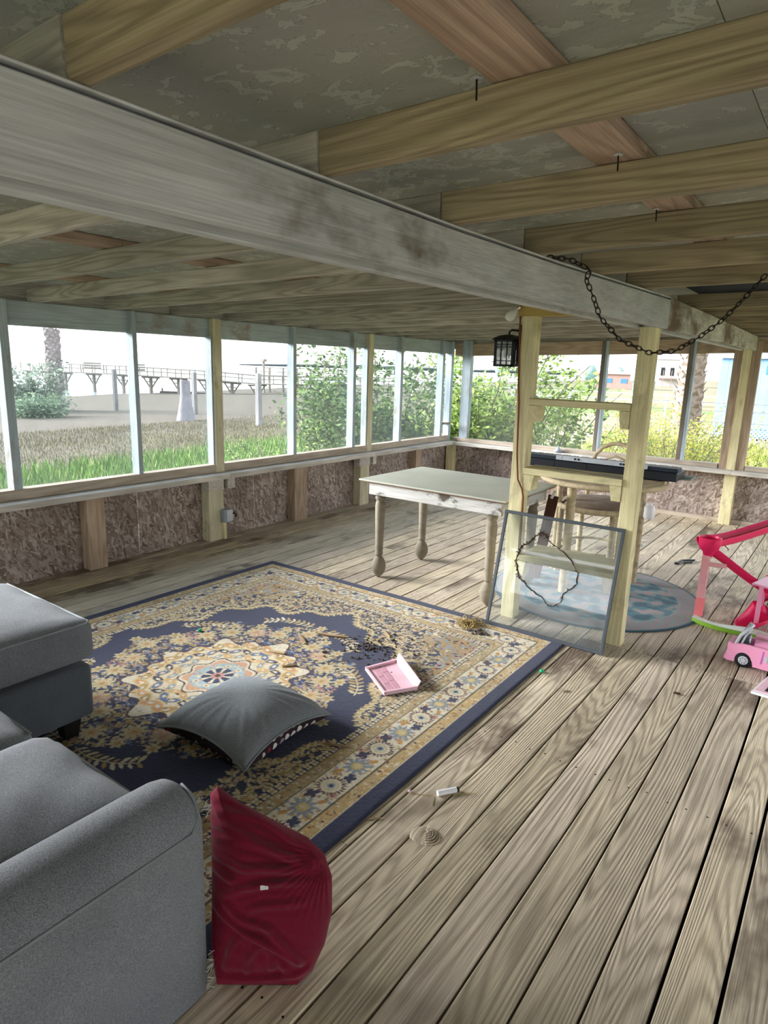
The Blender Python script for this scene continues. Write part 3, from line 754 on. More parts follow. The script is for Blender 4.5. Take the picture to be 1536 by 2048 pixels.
# ============================================================ SECTIONAL SOFA
so = empty('sectional_sofa', (-2.2, 0.3, 0), label='grey tweed sectional sofa with a chaise and one low arm, cut off at lower left', cat='sofa')
rb('chaise_base', (-3.05, 0.62, 0.245), (0.90, 1.60, 0.25), 0.025, m_sofa_shade, so)
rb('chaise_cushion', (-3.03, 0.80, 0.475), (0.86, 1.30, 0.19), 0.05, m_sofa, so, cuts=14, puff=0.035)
rb('base', (-1.9, 0.36, 0.21), (1.38, 1.02, 0.26), 0.025, m_sofa_shade, so)
rb('seat_cushion', (-1.715, 0.42, 0.43), (0.575, 1.0, 0.17), 0.05, m_sofa, so, cuts=16, puff=0.035)
rb('seat_cushion', (-2.30, 0.42, 0.42), (0.57, 0.96, 0.17), 0.045, m_sofa, so, cuts=12, puff=0.02)
# arm with a soft rolled top
m = MB(); prof = []
for z, w in ((0.02, .11), (.3, .112), (.50, .112)): prof.append((w, z))
for k in range(9):
    a = PI/2*k/8; prof.append((.112*math.cos(a)*1.0, .53+.095*math.sin(a)))
poly = [(x-1.312, z) for x, z in prof]+[(-x-1.312, z) for x, z in reversed(prof[:-1])]
n = len(poly); vs = []; fs = []; ysec = [(-.35, 1), (0.1, 1), (.5, 1), (.80, 1), (.885, .985), (.915, .93), (.925, .86)]
for yv, s_ in ysec:
    for px, pz in poly: vs.append((-1.312+(px+1.312)*s_, yv, pz if pz < .5 else .5+(pz-.5)*s_))
for i_ in range(len(ysec)-1):
    for q in range(n): fs.append((i_*n+q, i_*n+(q+1) % n, (i_+1)*n+(q+1) % n, (i_+1)*n+q))
fs.append(tuple(range(n))); fs.append(tuple((len(ysec)-1)*n+q for q in range(n)))
m.add(vs, fs); arm = W(m.build('arm', m_sofa, so, smooth='auto'))
seam = W(MB().tube([(-1.199, y, .535) for y in (-.3, .2, .6, .88)]+[(-1.215, .915, .56), (-1.25, .925, .60), (-1.30, .927, .61)], .0045, 6).build('piping', m_pipe, arm, smooth=True))
for (x0, x1, z, y) in ((-2.0, -1.43, .502, .907), (-2.58, -2.02, .493, .888)):
    W(MB().tube([(x0+.03, y-.06, z-.004), (x0+.04, y-.02, z-.002), (x0+.1, y, z-.002), (x1-.02, y, z-.002)], .0045, 6).build('piping', m_pipe, so, smooth=True))
W(MB().tube([(-3.4, 1.437, .556), (-2.64, 1.436, .556), (-2.615, 1.412, .556), (-2.614, 1.2, .556), (-2.614, .3, .556)], .0045, 6).build('piping', m_pipe, so, smooth=True))
rb('backrest', (-2.3, -0.30, 0.44), (2.4, 0.22, 0.80), 0.06, m_sofa, so)
for x, y in ((-2.70, 1.34), (-3.4, 1.34), (-3.4, -.05), (-1.32, .84), (-1.32, -.3), (-2.5, -.3)):
    m = MB(); m.add([(x+dx*s_, y+dy*s_, z) for z, s_ in ((0.001, .028), (.125, .045)) for dx, dy in ((-1, -1), (1, -1), (1, 1), (-1, 1))], [(0, 3, 2, 1), (4, 5, 6, 7), (0, 1, 5, 4), (1, 2, 6, 5), (2, 3, 7, 6), (3, 0, 4, 7)])
    W(m.build('foot', m_foot, so))
# frayed tuft of threads at the worn arm corner
m = MB()
for k in range(60):
    bx, by, bz = -1.21+random.uniform(-.05, .012), .93+random.uniform(-.006, .006), .575+random.uniform(-.02, .012)
    if k > 40: bx, by, bz = -1.199, .915+random.uniform(-.01, .01), .12+random.uniform(-.10, .03)
    d = Vector((random.uniform(-.2, 1), random.uniform(0.2, 1), random.uniform(-.3, .7))).normalized()*random.uniform(.008, .022)
    m.tube([(bx, by, bz), (bx+d.x*.6, by+d.y*.5, bz+d.z*.6), (bx+d.x, by+d.y, bz+d.z*.6)], .0008, 3)
o = W(m.build('frayed_threads', plain('pale_threads', 'c9c9c4', 0.95), so)); o['kind'] = 'stuff'

# ============================================================ GREY SCATTER CUSHION
def cushion(name, n, a, H, top=True, seed=0):
    V = np.zeros((n, n, 3)); s_ = np.linspace(-1, 1, n); U, Vv = np.meshgrid(s_, s_)
    X = a*U*(1-.10*(1-Vv**2)); Y = a*Vv*(1-.10*(1-U**2))
    h = H*np.clip((1-np.abs(U)**2.6), 0, 1)**.6*np.clip((1-np.abs(Vv)**2.6), 0, 1)**.6
    ang = np.arctan2(Vv, U); r = np.sqrt(U**2+Vv**2)
    wr = (np.sin(ang*22+seed)*.5+np.sin(ang*37+2*seed)*.3)*.006*np.clip(r-.35, 0, 1)*np.clip(1.25-np.maximum(abs(U), abs(Vv)), 0, 1)*2
    h = h+wr*(h > .01)+0.006*np.sin(U*5+1)*np.sin(Vv*4)*(h > .02)
    return X, Y, h
gcu = empty('scatter_cushion', (-2.125, 1.885, 0.012), rz=math.radians(2), label='grey square scatter cushion with patterned underside lying on the navy rug', cat='cushion')
n = 61; X, Y, h = cushion('c', n, .285, .105)
ii = np.arange((n-1)*(n-1)); q0 = (ii//(n-1))*n+(ii % (n-1)); FQ = np.stack([q0, q0+1, q0+n+1, q0+n], 1)
base = 0.085-0.045*((X/.285)**2*(Y/.285)**2)
npmesh('top_cover', np.stack([X, Y, base+h], -1).reshape(-1, 3), FQ, m_cush, gcu, True)
hb = np.minimum(h*1.3, base-.002); tt_ = hb/base; bl = 1+.075*np.sin(PI*np.clip(tt_, 0, 1)*.75)*np.clip(np.maximum(np.abs(X), np.abs(Y))/.22, 0, 1)*(h < .9*h.max())
npmesh('patterned_underside', np.stack([X*bl, Y*bl, base-hb], -1).reshape(-1, 3), FQ[:, ::-1], m_pat, gcu, True)
edge = [(X[0, k], Y[0, k], base[0, k]) for k in range(0, n, 3)]+[(X[k, -1], Y[k, -1], base[k, -1]) for k in range(3, n, 3)]+[(X[-1, k], Y[-1, k], base[-1, k]) for k in range(n-4, -1, -3)]+[(X[k, 0], Y[k, 0], base[k, 0]) for k in range(n-4, 2, -3)]
MB().tube(edge, .0055, 6, closed=True).build('piping', m_pipe, gcu, smooth=True)

# ============================================================ CRIMSON CUSHION
A_ = Vector((-1.195, .965, 0.004)); nrm = Vector((.526, -.702, .48)).normalized(); u3 = Vector((.8, .6, 0)); v3 = Vector((-.288, .384, .877)).normalized()
OUTL = [(-0.066, 0.513), (0.005, 0.469), (0.12, 0.416), (0.211, 0.377), (0.265, 0.332), (0.289, 0.273), (0.293, 0.183), (0.276, 0.102), (0.244, 0.034), (0.205, 0.0), (0.087, -0.004), (-0.02, -0.004), (-0.045, 0.091), (-0.055, 0.216), (-0.068, 0.346), (-0.080, 0.43), (-0.085, 0.49)]
def dense(P, n):
    P = np.array(P+[P[0]]); d = np.r_[0, np.cumsum(np.linalg.norm(np.diff(P, axis=0), axis=1))]; t = np.linspace(0, d[-1], n, endpoint=False)
    return np.stack([np.interp(t, d, P[:, 0]), np.interp(t, d, P[:, 1])], 1)
no, nr = 260, 90
O2 = dense(OUTL, no); cen = np.array([0.105, 0.205])
FOLDS = [[(-0.063, 0.454), (0.012, 0.442), (0.085, 0.421), (0.158, 0.383), (0.221, 0.327)], [(-0.081, 0.418), (-0.02, 0.406), (0.053, 0.381), (0.125, 0.351), (0.215, 0.311)], [(-0.077, 0.379), (0.0, 0.377), (0.09, 0.356), (0.197, 0.32)], [(-0.073, 0.335), (-0.013, 0.323), (0.045, 0.305), (0.093, 0.306), (0.163, 0.301), (0.226, 0.308)], [(-0.074, 0.31), (-0.023, 0.288), (0.02, 0.267)], [(-0.028, 0.227), (0.028, 0.249), (0.096, 0.265), (0.183, 0.273), (0.252, 0.265)], [(-0.018, 0.224), (0.034, 0.182), (0.104, 0.162), (0.139, 0.153)], [(0.05, 0.194), (0.1, 0.213), (0.169, 0.217), (0.237, 0.227)], [(0.045, 0.137), (0.015, 0.092), (-0.0, 0.034)], [(0.094, 0.108), (0.064, 0.064), (0.061, 0.023)], [(0.125, 0.099), (0.133, 0.035)], [(0.144, 0.076), (0.174, 0.03)], [(-0.035, 0.016), (0.081, 0.012), (0.181, 0.022), (0.246, 0.051)], [(-0.057, 0.497), (0.01, 0.469), (0.103, 0.421), (0.176, 0.38), (0.241, 0.346)], [(0.103, 0.171), (0.157, 0.124), (0.204, 0.077), (0.209, 0.051)]]
EDGE = [(-0.06, 0.202), (0.002, 0.163), (0.073, 0.125), (0.143, 0.094), (0.199, 0.059), (0.197, 0.025)]

def seglist(P):
    out = []
    P = np.array(P); n_ = len(P); tq = np.linspace(0, n_-1, 8*(n_-1)+1)
    i0 = np.clip(tq.astype(int), 0, n_-2); u_q = (tq-i0)[:, None]; p0 = P[np.maximum(i0-1, 0)]; p1 = P[i0]; p2 = P[i0+1]; p3 = P[np.minimum(i0+2, n_-1)]
    return .5*((2*p1)+(p2-p0)*u_q+(2*p0-5*p1+4*p2-p3)*u_q**2+(3*p1-p0-3*p2+p3)*u_q**3)
FL = [seglist(f) for f in FOLDS]
rf = random.Random(4); FH = [(rf.uniform(.008, .013), rf.uniform(.008, .012)) for _ in FL]
def fold(p, q):
    f = 0.0
    P_ = np.array((p, q))
    for S, (hh, ww) in zip(FL, FH):
        a = S[:-1]; d_ = S[1:]-a; tt = np.clip(((P_-a)*d_).sum(1)/(d_*d_).sum(1), 0, 1); dv = np.hypot(*(a+d_*tt[:, None]-P_).T); i_ = int(dv.argmin()); dm = dv[i_]; t = (i_+tt[i_])/len(a)
        if dm < .06:
            tap = math.sin(PI*min(max(t, 0.0), 1.0))**.6
            f += hh*tap*(math.exp(-(dm/ww)**2)-.5*math.exp(-((dm-.017)/.009)**2))
    E = EDGE
    for a, b in zip(E[:-1], E[1:]):
        pass
    yy = np.interp(p, [e_[0] for e_ in E[:5]], [e_[1] for e_ in E[:5]])
    wgt = min(1, max(0, (p+.10)*10))*min(1, max(0, (.235-p)*14))
    sd = q-yy
    f += wgt*(.014*math.exp(-((sd-.012)/.012)**2)-.030*(1/(1+math.exp(sd*320)))*min(1, max(0, .10+q)*12))
    ang = math.atan2(q-.33, p-.27); rad = math.hypot(q-.33, p-.27)
    f += .0035*math.sin(ang*46)*math.exp(-(rad-.07)**2/.004)
    return f+.0018*math.sin(p*70+q*110)*math.sin(q*60-p*20)
def redside(sgn):
    V = []
    for j in range(nr+1):
        s_ = j/nr
        for i_ in range(no):
            p, q = cen+(O2[i_]-cen)*s_
            b = (1-s_**2.6)**.6
            H = (.075 if sgn > 0 else .07)*b
            f = fold(p, q)*min(1, (1-s_)*9+.15) if sgn > 0 else 0
            w = A_+u3*p+v3*q+nrm*(sgn*H+f)
            if sgn < 0: w.y = max(w.y, .945) if w.x < -1.18 else w.y
            w.z = max(w.z, .003); V.append(w[:])
    F = [(j*no+i_, j*no+(i_+1) % no, (j+1)*no+(i_+1) % no, (j+1)*no+i_) for j in range(nr) for i_ in range(no)]
    return V, F
rc = empty('crumpled_cushion', (-1.1, 1.08, 0), label='crumpled crimson red cushion propped on the deck against the sofa arm', cat='cushion')
V, F = redside(1); o = npmesh('front_cover', V, F, m_red, rc, True); W(o)
V, F = redside(-1); o = npmesh('back_cover', V, [f[::-1] for f in F], m_red, rc, True); W(o)
tg_ = MB().box((0, 0, 0), (.022, .011, .002)).build('care_tag', m_ivory, rc); tg_.location = A_+u3*.105+v3*.262+nrm*.083-Vector(rc.location); tg_.rotation_euler = (.6, 0, .8)

# ============================================================ OLD TABLE
tb = empty('old_table', (-2.52, 4.5, 0), label='weathered white table with turned legs, bulb feet and a grey-green board top', cat='table')
bbox('tabletop', -3.17, -1.885, 4.04, 4.97, .806, .82, m_tabletop, tb, 'x')
bbox('plywood_layer', -3.155, -1.89, 4.048, 4.96, .798, .8055, m_ply, tb, 'x')
bbox('apron', -3.09, -1.93, 4.075, 4.10, .70, .797, m_apron, tb, 'x'); bbox('apron', -3.09, -1.93, 4.86, 4.885, .70, .797, m_apron, tb, 'x')
bbox('apron', -3.09, -3.065, 4.101, 4.859, .70, .797, m_apron, tb, 'y'); bbox('apron', -1.96, -1.935, 4.101, 4.859, .70, .797, m_apron, tb, 'y')
LP = [(.012, 0.0), (.02, .012), (.038, .03), (.056, .065), (.060, .10), (.053, .135), (.036, .165), (.024, .18), (.027, .188), (.034, .196), (.033, .206), (.030, .215), (.031, .24), (.037, .45), (.041, .60), (.036, .632), (.030, .645), (.040, .660), (.042, .672), (.034, .682), (.034, .69), (.046, .70), (.046, .797)]
for x, y in ((-3.03, 4.15), (-3.03, 4.80), (-2.03, 4.15), (-2.0, 4.80)):
    W(MB().lathe(LP[:-2]+[(.04, .7), (.04, .79)], (x, y, 0), 24).build('leg', m_tleg, tb, smooth='auto'))

# ============================================================ LEANING GLASS PANE
gl = empty('glass_pane', (-1.465, 3.92, 0), label='square glass pane in a dark grey metal frame leaning on the yellow posts', cat='glass pane')
GB, GT = Vector((0, 3.818, 0.0)), Vector((0, 4.014, .765)); gd = (GT-GB).normalized(); gn = Vector((0, -gd.z, gd.y)); GL = (GT-GB).length
def gframe(a, b, mt=m_frame, w=.022): board('frame_bar', a, b, w, .014, mt, gl, up=gn)
gx0, gx1 = -1.868, -1.062
oy = gn*-0.0
P = lambda x, t: Vector((x, 0, 0))+GB+gd*t+oy+Vector((0, 0, .006))
gframe(P(gx0, .011), P(gx1, .011)); gframe(P(gx0, GL-.011), P(gx1, GL-.011)); gframe(P(gx0+.011, .022), P(gx0+.011, GL-.022)); gframe(P(gx1-.011, .022), P(gx1-.011, GL-.022))
m = MB(); m.add([P(gx0+.018, .018), P(gx1-.018, .018), P(gx1-.018, GL-.018), P(gx0+.018, GL-.018)], [(0, 1, 2, 3)])
pn = W(m.build('glass_sheet', m_glass, gl))
loop = [(-1.713, 3.958, 0.525), (-1.726, 3.942, 0.463), (-1.708, 3.928, 0.41), (-1.675, 3.912, 0.351), (-1.6, 3.899, 0.301), (-1.541, 3.891, 0.269), (-1.506, 3.89, 0.267), (-1.463, 3.879, 0.225), (-1.418, 3.878, 0.22), (-1.378, 3.888, 0.257), (-1.364, 3.904, 0.321), (-1.336, 3.912, 0.349), (-1.295, 3.922, 0.389), (-1.30, 3.94, 0.455), (-1.345, 3.957, 0.52), (-1.419, 3.97, 0.569), (-1.486, 3.978, 0.599), (-1.536, 3.985, 0.628), (-1.551, 3.992, 0.652), (-1.592, 3.995, 0.664), (-1.629, 3.984, 0.622), (-1.664, 3.974, 0.583), (-1.705, 3.966, 0.553)]
pts = []
for k in range(len(loop)):
    a = Vector(loop[k]); b = Vector(loop[(k+1) % len(loop)])
    for q in range(4):
        p = a.lerp(b, q/4)+Vector((random.uniform(-.004, .004), -.014, random.uniform(-.004, .004))); pts.append(p)
m = MB().tube(pts, [random.uniform(.002, .005)*(1.5 if i > 68 or i < 12 else 1) for i in range(len(pts))], 5, closed=True)
for k in range(80):
    b = random.choice(pts[64:]+pts[:14]) if k < 60 else random.choice(pts)
    m.tube([b, b+Vector((random.uniform(-.02, .02), random.uniform(-.01, .0), random.uniform(-.02, .02)))], .0022, 4)
o = m.build('twig_loop', m_twig); tag(o, 'dark ragged loop of dry vine hanging on the leaning glass pane', 'vine')

# ============================================================ LANTERN, BULB, CHAIN
la = empty('wall_lantern', (-1.95, 4.06, 1.72), label='black iron lantern with seeded glass hanging from the left yellow post', cat='lantern')
cx, cy, w, z0, z1 = -1.955, 4.06, .062, 1.725, 1.893
m = MB()
for sx in (-1, 1):
    for sy in (-1, 1): m.box((cx+sx*w, cy+sy*w, (z0+z1)/2), (.014, .014, z1-z0))
for z in (z0+.006, z1-.004): m.box((cx, cy-w, z), (2*w+.014, .012, .014)).box((cx, cy+w, z), (2*w+.014, .012, .014)).box((cx-w, cy, z), (.012, 2*w+.014, .014)).box((cx+w, cy, z), (.012, 2*w+.014, .014))
W(m.build('frame', m_iron, la))
m = MB()
for t in (-.33, .33):
    for s_ in (-1, 1):
        m.box((cx+t*w, cy+s_*w, (z0+z1)/2), (.006, .006, z1-z0)); m.box((cx+s_*w, cy+t*w, (z0+z1)/2), (.006, .006, z1-z0))
for z in (z0+.036, z1-.028, z1-.044):
    for s_ in (-1, 1): m.box((cx, cy+s_*w, z), (2*w, .006, .005)); m.box((cx+s_*w, cy, z), (.006, 2*w, .005))
W(m.build('muntin_grid', m_iron, la))
m = MB()
for s_ in (-1, 1): m.box((cx, cy+s_*(w-.006), (z0+z1)/2), (2*w-.01, .003, z1-z0-.01)); m.box((cx+s_*(w-.006), cy, (z0+z1)/2), (.003, 2*w-.01, z1-z0-.01))
W(m.build('glass_panes', m_lglass, la))
m = MB().add([(cx+dx*s_, cy+dy*s_, z) for z, s_ in ((z1+.003, .082), (z1+.008, .080), (z1+.03, .045), (z1+.038, .015)) for dx, dy in ((-1, -1), (1, -1), (1, 1), (-1, 1))],
    [(0, 3, 2, 1)]+[(4*i+k, 4*i+(k+1) % 4, 4*i+4+(k+1) % 4, 4*i+4+k) for i in range(3) for k in range(4)]+[(12, 13, 14, 15)])
W(m.build('roof_cap', m_iron, la))
W(MB().tube([(cx, cy, z1+.036), (cx, cy, z1+.055), (cx+.02, cy, z1+.066), (-1.885, cy, z1+.06)], .007, 8).build('hook_arm', m_iron, la, smooth=True))
W(MB().box((-1.872, cy, 1.87), (.016, .05, .24)).build('back_plate', m_iron, la, bevel=.003))
W(MB().box((cx-.095, cy, z1+.002), (.03, .012, .006)).build('finial', m_iron, la))
bu = empty('light_bulb', (-1.90, 4.0, 2.09), label='frosted white light bulb with a metal screw cap tilted above the lantern', cat='light bulb')
axis = (Vector((-1.952, 3.975, 2.008))-Vector((-1.875, 4.01, 2.092))).normalized()
rot = Vector((0, 0, 1)).rotation_difference(axis).to_matrix(); cap0 = Vector((-1.868, 4.012, 2.10))
W(MB().lathe([(.012, .026), (.014, .034), (.018, .045), (.026, .06), (.031, .075), (.032, .088), (.028, .103), (.018, .114), (.0, .118)], cap0, 28, rot=rot).build('globe', m_bulb, bu, smooth=True))
W(MB().lathe([(.006, -.004), (.013, 0), (.0145, .004), (.0125, .007), (.0145, .011), (.0125, .014), (.0145, .018), (.0125, .021), (.013, .027)], cap0, 20, rot=rot).build('screw_cap', m_metal, bu, smooth=True))
ch = empty('hanging_chain', (-1.0, 2.75, 1.8), label='dark iron chain swagged from the beam to a rafter at upper right', cat='chain')
cp = [(-1.16, 2.55, 2.146), (-1.05, 2.68, 2.146), (-0.985, 2.744, 2.11), (-0.993, 2.74, 2.069), (-0.969, 2.761, 2.013), (-0.939, 2.792, 1.926), (-0.869, 2.862, 1.839), (-0.768, 2.964, 1.790), (-0.687, 3.045, 1.802), (-0.612, 3.121, 1.865), (-0.544, 3.189, 1.938), (-0.48, 3.253, 2.034), (-0.416, 3.318, 2.14)]
cpv = [Vector(p) for p in cp]; dist = [0]
for a, b in zip(cpv[:-1], cpv[1:]): dist.append(dist[-1]+(b-a).length)
def at_(d):
    for i_ in range(len(cpv)-1):
        if d <= dist[i_+1]: return cpv[i_].lerp(cpv[i_+1], (d-dist[i_])/(dist[i_+1]-dist[i_]))
    return cpv[-1]
lk = MB().tube([(.009*math.cos(t)*1.0, .0165*math.sin(t)*(1), 0) for t in [2*PI*k/14 for k in range(14)]], .0026, 6, closed=True).build('chain_link', m_chain, ch, smooth=True)
d = .01; k = 0; me_l = lk.data
while d < dist[-1]-.005:
    a, b = at_(d-.01), at_(d+.01); y = (b-a).normalized(); s_ = Vector((0, 0, 1)); x = y.cross(s_)
    x = x.normalized() if x.length > .05 else Vector((1, 0, 0)); z = x.cross(y)
    if k % 2: x, z = z, -x
    tw = .35*math.sin(k*1.7); x2 = x*math.cos(tw)+z*math.sin(tw); z2 = x2.cross(y)
    p = at_(d)-Vector(ch.location)
    o = lk if k == 0 else lk.copy()
    if k: COL.objects.link(o); o.parent = ch
    o.matrix_basis = Matrix(((x2.x, y.x, z2.x, p.x), (x2.y, y.y, z2.y, p.y), (x2.z, y.z, z2.z, p.z), (0, 0, 0, 1)))
    d += .0255; k += 1
hkp = cpv[-1]
W(MB().tube([hkp+Vector((0, 0, -.01)), hkp+Vector((.01, .004, 0)), hkp+Vector((.008, .004, .03)), hkp+Vector((.0, 0, .06))], .003, 6).build('hook', m_chain, ch, smooth=True))

# ============================================================ OUTLET BOX
ob = empty('outlet_box', (-4.85, 4.12, .16), label='small grey electrical outlet box on the yellow post by the left wall', cat='outlet')
W(MB().box((-4.86, 4.115, .235), (.055, .10, .13)).build('box', m_boxgrey, ob, bevel=.006))
W(MB().box((-4.828, 4.125, .235), (.012, .075, .11)).build('cover', m_lgrey, ob, bevel=.004))
W(MB().tube([(-4.835, 4.15, .25), (-4.82, 4.18, .255), (-4.82, 4.205, .235), (-4.83, 4.20, .21)], .009, 6).build('plug', m_black, ob, smooth=True))

# ============================================================ RATTAN TABLE, STOOL, KEYBOARD
rt = empty('rattan_bar_table', (-1.6, 5.22, 0), label='round rattan bar table behind the shelf frame carrying the black keyboard', cat='table')
ctr = Vector((-1.6, 5.22, 0))
circ = lambda c, r, z, n=36, a0=0, a1=2*PI: [(c.x+r*math.cos(a0+(a1-a0)*k/n), c.y+r*math.sin(a0+(a1-a0)*k/n), z) for k in range(n)]
W(MB().lathe([(0.0, .868), (.46, .868), (.47, .874), (.46, .882), (0.0, .882)], (ctr.x, ctr.y, 0), 40).build('top', m_rattan, rt, smooth='auto'))
W(MB().tube(circ(ctr, .475, .868), .022, 8, closed=True).build('rim', m_rattan, rt, smooth=True))
for x, y, r in ((-1.70, 4.80, .034), (-1.33, 5.42, .026), (-2.0, 5.35, .026), (-1.6, 5.66, .026)):
    W(MB().tube([(x, y, .009), (x, y, .3), (x+.005, y, .6), (x, y, .86)], r, 12).build('leg', m_rattan, rt, smooth='auto'))
st = empty('rattan_stool', (-1.72, 5.95, 0), label='rattan stool with round cushioned seat and hooped back pushed behind the bar table', cat='stool')
sc_ = Vector((-1.70, 5.62, 0))
sc2 = Vector((-1.72, 5.55, 0))
W(MB().tube(circ(sc2, .34, .585), .024, 8, closed=True).build('seat_ring', m_rattan, st, smooth=True))
W(MB().tube(circ(sc2, .34, .66, 24, 2.7, 6.9), .018, 8).build('upper_ring', m_rattan, st, smooth=True)) if False else None
W(MB().lathe([(0, .575), (.30, .578), (.315, .60), (.29, .628), (.15, .642), (0, .645)], (sc2.x, sc2.y, 0), 32).build('cushion', m_rcush, st, smooth=True))
for a in (3.9, 5.4, 1.1, 2.3):
    x, y = sc2.x+.33*math.cos(a), sc2.y+.33*math.sin(a)
    W(MB().tube([(x, y, .002), (x, y, .58)], .024, 10).build('leg', m_rattan, st, smooth='auto'))
W(MB().tube(circ(sc2, .30, .22), .012, 6, closed=True).build('footrest_ring', m_rattan, st, smooth=True))
hp = [(-1.93, 5.86, .6), (-1.935, 5.9, .85), (-1.90, 5.9, .98), (-1.84, 5.9, 1.05), (-1.76, 5.9, 1.088), (-1.70, 5.9, 1.095), (-1.62, 5.9, 1.075), (-1.55, 5.9, 1.02), (-1.51, 5.9, .93), (-1.50, 5.86, .6)]
W(MB().tube(hp, .019, 10).build('back_hoop', m_rattan, st, smooth=True))
hp2 = [(-1.88, 5.89, .7), (-1.86, 5.9, .86), (-1.80, 5.9, .95), (-1.72, 5.9, .98), (-1.64, 5.9, .95), (-1.58, 5.9, .86), (-1.56, 5.89, .7)]
W(MB().tube(hp2, .012, 8).build('inner_hoop', m_rattan, st, smooth=True))
kb = empty('electronic_keyboard', (-1.72, 5.47, .90), label='black and silver electronic keyboard lying on the round rattan bar table', cat='keyboard')
ky0, ky1, kx0, kx1 = 5.36, 5.66, -2.36, -1.085
W(MB().box(((kx0+kx1)/2, (ky0+ky1)/2, .925), (kx1-kx0, ky1-ky0, .068)).build('body', m_black, kb, bevel=.006))
W(MB().box(((kx0+kx1)/2, ky0+.09, .976), (kx1-kx0, .14, .032)).build('control_panel', m_navyp, kb, bevel=.004))
W(MB().box((-1.66, ky0+.017, .985), (.70, .012, .038)).build('silver_back_strip', m_silver, kb))
W(MB().box((-2.04, ky0+.017, .985), (.055, .014, .038)).build('silver_label', m_silver, kb))
for x in (-1.90, -1.87, -1.52, -1.495, -1.44): W(MB().lathe([(.009, 0), (.009, .004), (.0, .004)], (x, ky0+.011, .985), 12, rot=Matrix.Rotation(PI/2, 3, 'X')).build('socket', m_black, kb))
for x in (-2.08, -1.80, -1.4): W(MB().box((x, ky0-.001, .925), (.006, .004, .06)).build('panel_rib', m_foot, kb))
kk = MB().box((0, 0, 0), (.0222, .13, .014)).build('white_key', m_ivory, kb, bevel=.001, seg=1)
nk = 52
for i_ in range(nk):
    o = kk if i_ == 0 else kk.copy()
    if i_: COL.objects.link(o); o.parent = kb
    o.location = Vector((kx0+.04+i_*.0232, ky1-.075, .966))-Vector(kb.location)
bk = MB().box((0, 0, 0), (.011, .085, .012)).build('black_key', m_black, kb, bevel=.001, seg=1); first = True
for i_ in range(nk-1):
    if (i_ % 7) in (0, 1, 3, 4, 5):
        o = bk if first else bk.copy()
        if not first: COL.objects.link(o); o.parent = kb
        first = False; o.location = Vector((kx0+.0516+i_*.0232, ky1-.095, .978))-Vector(kb.location)
o = rb('cardboard_sheet', (-1.06, 5.62, .90), (.10, .2, .015), .003, m_tape); tag(o, 'grey-green sheet under the right end of the keyboard', 'sheet')
o = board('leaning_board', (-2.02, 5.0, 0.004), (-1.915, 5.0, .72), .085, .02, m_leanb, None, up=(0, -1, 0)); tag(o, 'dark brown narrow board leaning against the end of the old table', 'board')
o = MB().tube([(-1.93, 4.99, .70), (-1.90, 4.99, .76)], .012, 8).build('white_tube', m_whitep); tag(o, 'short white plastic tube on the tip of the leaning brown board', 'tube')
jg = empty('white_jug', (-1.29, 5.40, .5), label='white plastic jug hooked on the table leg right of the yellow post', cat='jug')
W(MB().lathe([(0, .565), (.035, .567), (.042, .58), (.042, .65), (.034, .67), (.022, .68), (.022, .695), (0, .697)], (-1.262, 5.40, 0), 16).build('body', m_whitep, jg, smooth='auto'))
W(MB().tube([(-1.29, 5.40, .68), (-1.30, 5.40, .66), (-1.303, 5.40, .64)], .005, 6).build('handle', m_whitep, jg, smooth=True))
o = MB().lathe([(0, 0), (.014, .003), (.016, .012), (.01, .02), (0, .022)], (-1.295, 5.415, .325), 12).build('plastic_stopper', m_whitep, smooth='auto'); tag(o, 'small white plastic stopper on the table leg below the jug', 'stopper')

o = MB().lathe([(0, .0), (.05, .004), (.06, .02), (.035, .045), (.012, .06), (.01, .085), (0, .09)], (-3.22, 8.42, .646), 14).build('grey_ornament', m_boxgrey, smooth=True); tag(o, 'small grey lump-shaped ornament standing on the back window ledge', 'ornament')
# ============================================================ TOY SLIDE
ts = empty('toy_slide', (-0.6, 4.9, 0), label='hot pink toy slide on a coral post with a lime green base', cat='toy')
def chute(name, pts, w, d, mat, parent, up=(0, 0, 1)):
    pts = [Vector(p) for p in pts]; vs = []; fs = []; n = 9
    for i, p in enumerate(pts):
        t = (pts[min(i+1, len(pts)-1)]-pts[max(i-1, 0)]).normalized(); s_ = t.cross(Vector(up)).normalized(); u = s_.cross(t)
        ww = w[i] if isinstance(w, list) else w
        for th in (0, .006):
            for k in range(n):
                a = PI*k/(n-1); r_ = ww/2+th
                vs.append(p+s_*(math.cos(a)*r_)+u*(-math.sin(a)*(d+th)))
    for i in range(len(pts)-1):
        for k in range(n-1):
            a = i*2*n+k; b = (i+1)*2*n+k
            fs += [(a, a+1, b+1, b), (a+n, b+n, b+n+1, a+n+1)]
        a = i*2*n; b = (i+1)*2*n
        fs += [(a, b, b+n, a+n), (a+n-1, a+2*n-1, b+2*n-1, b+n-1)]
    for a in (0, (len(pts)-1)*2*n):
        fs += [(a+k, a+k+1, a+n+k+1, a+n+k) for k in range(n-1)]
    m = MB().add(vs, fs); return W(m.build(name, mat, parent, smooth='auto'))
m = MB().prism([(-.758, 4.885), (-.706, 4.892), (-.702, 4.935), (-.752, 4.93)], .022, .16, 'z'); W(m.build('lower_post', m_coral, ts, bevel=.003))
m = MB().prism([(-.756, 4.888), (-.710, 4.893), (-.706, 4.93), (-.752, 4.927)], .16, .475, 'z'); W(m.build('upper_post', m_trans, ts, bevel=.003))
for z in (.2, .26, .32, .38, .44): W(MB().box((-.731, 4.909, z), (.052, .046, .004)).build('post_rib', m_trans, ts))
W(MB().prism([(-.705, 4.90), (-.60, 4.925), (-.60, 4.93), (-.705, 4.91)], .40, .43, 'z').build('side_bracket', m_trans, ts))
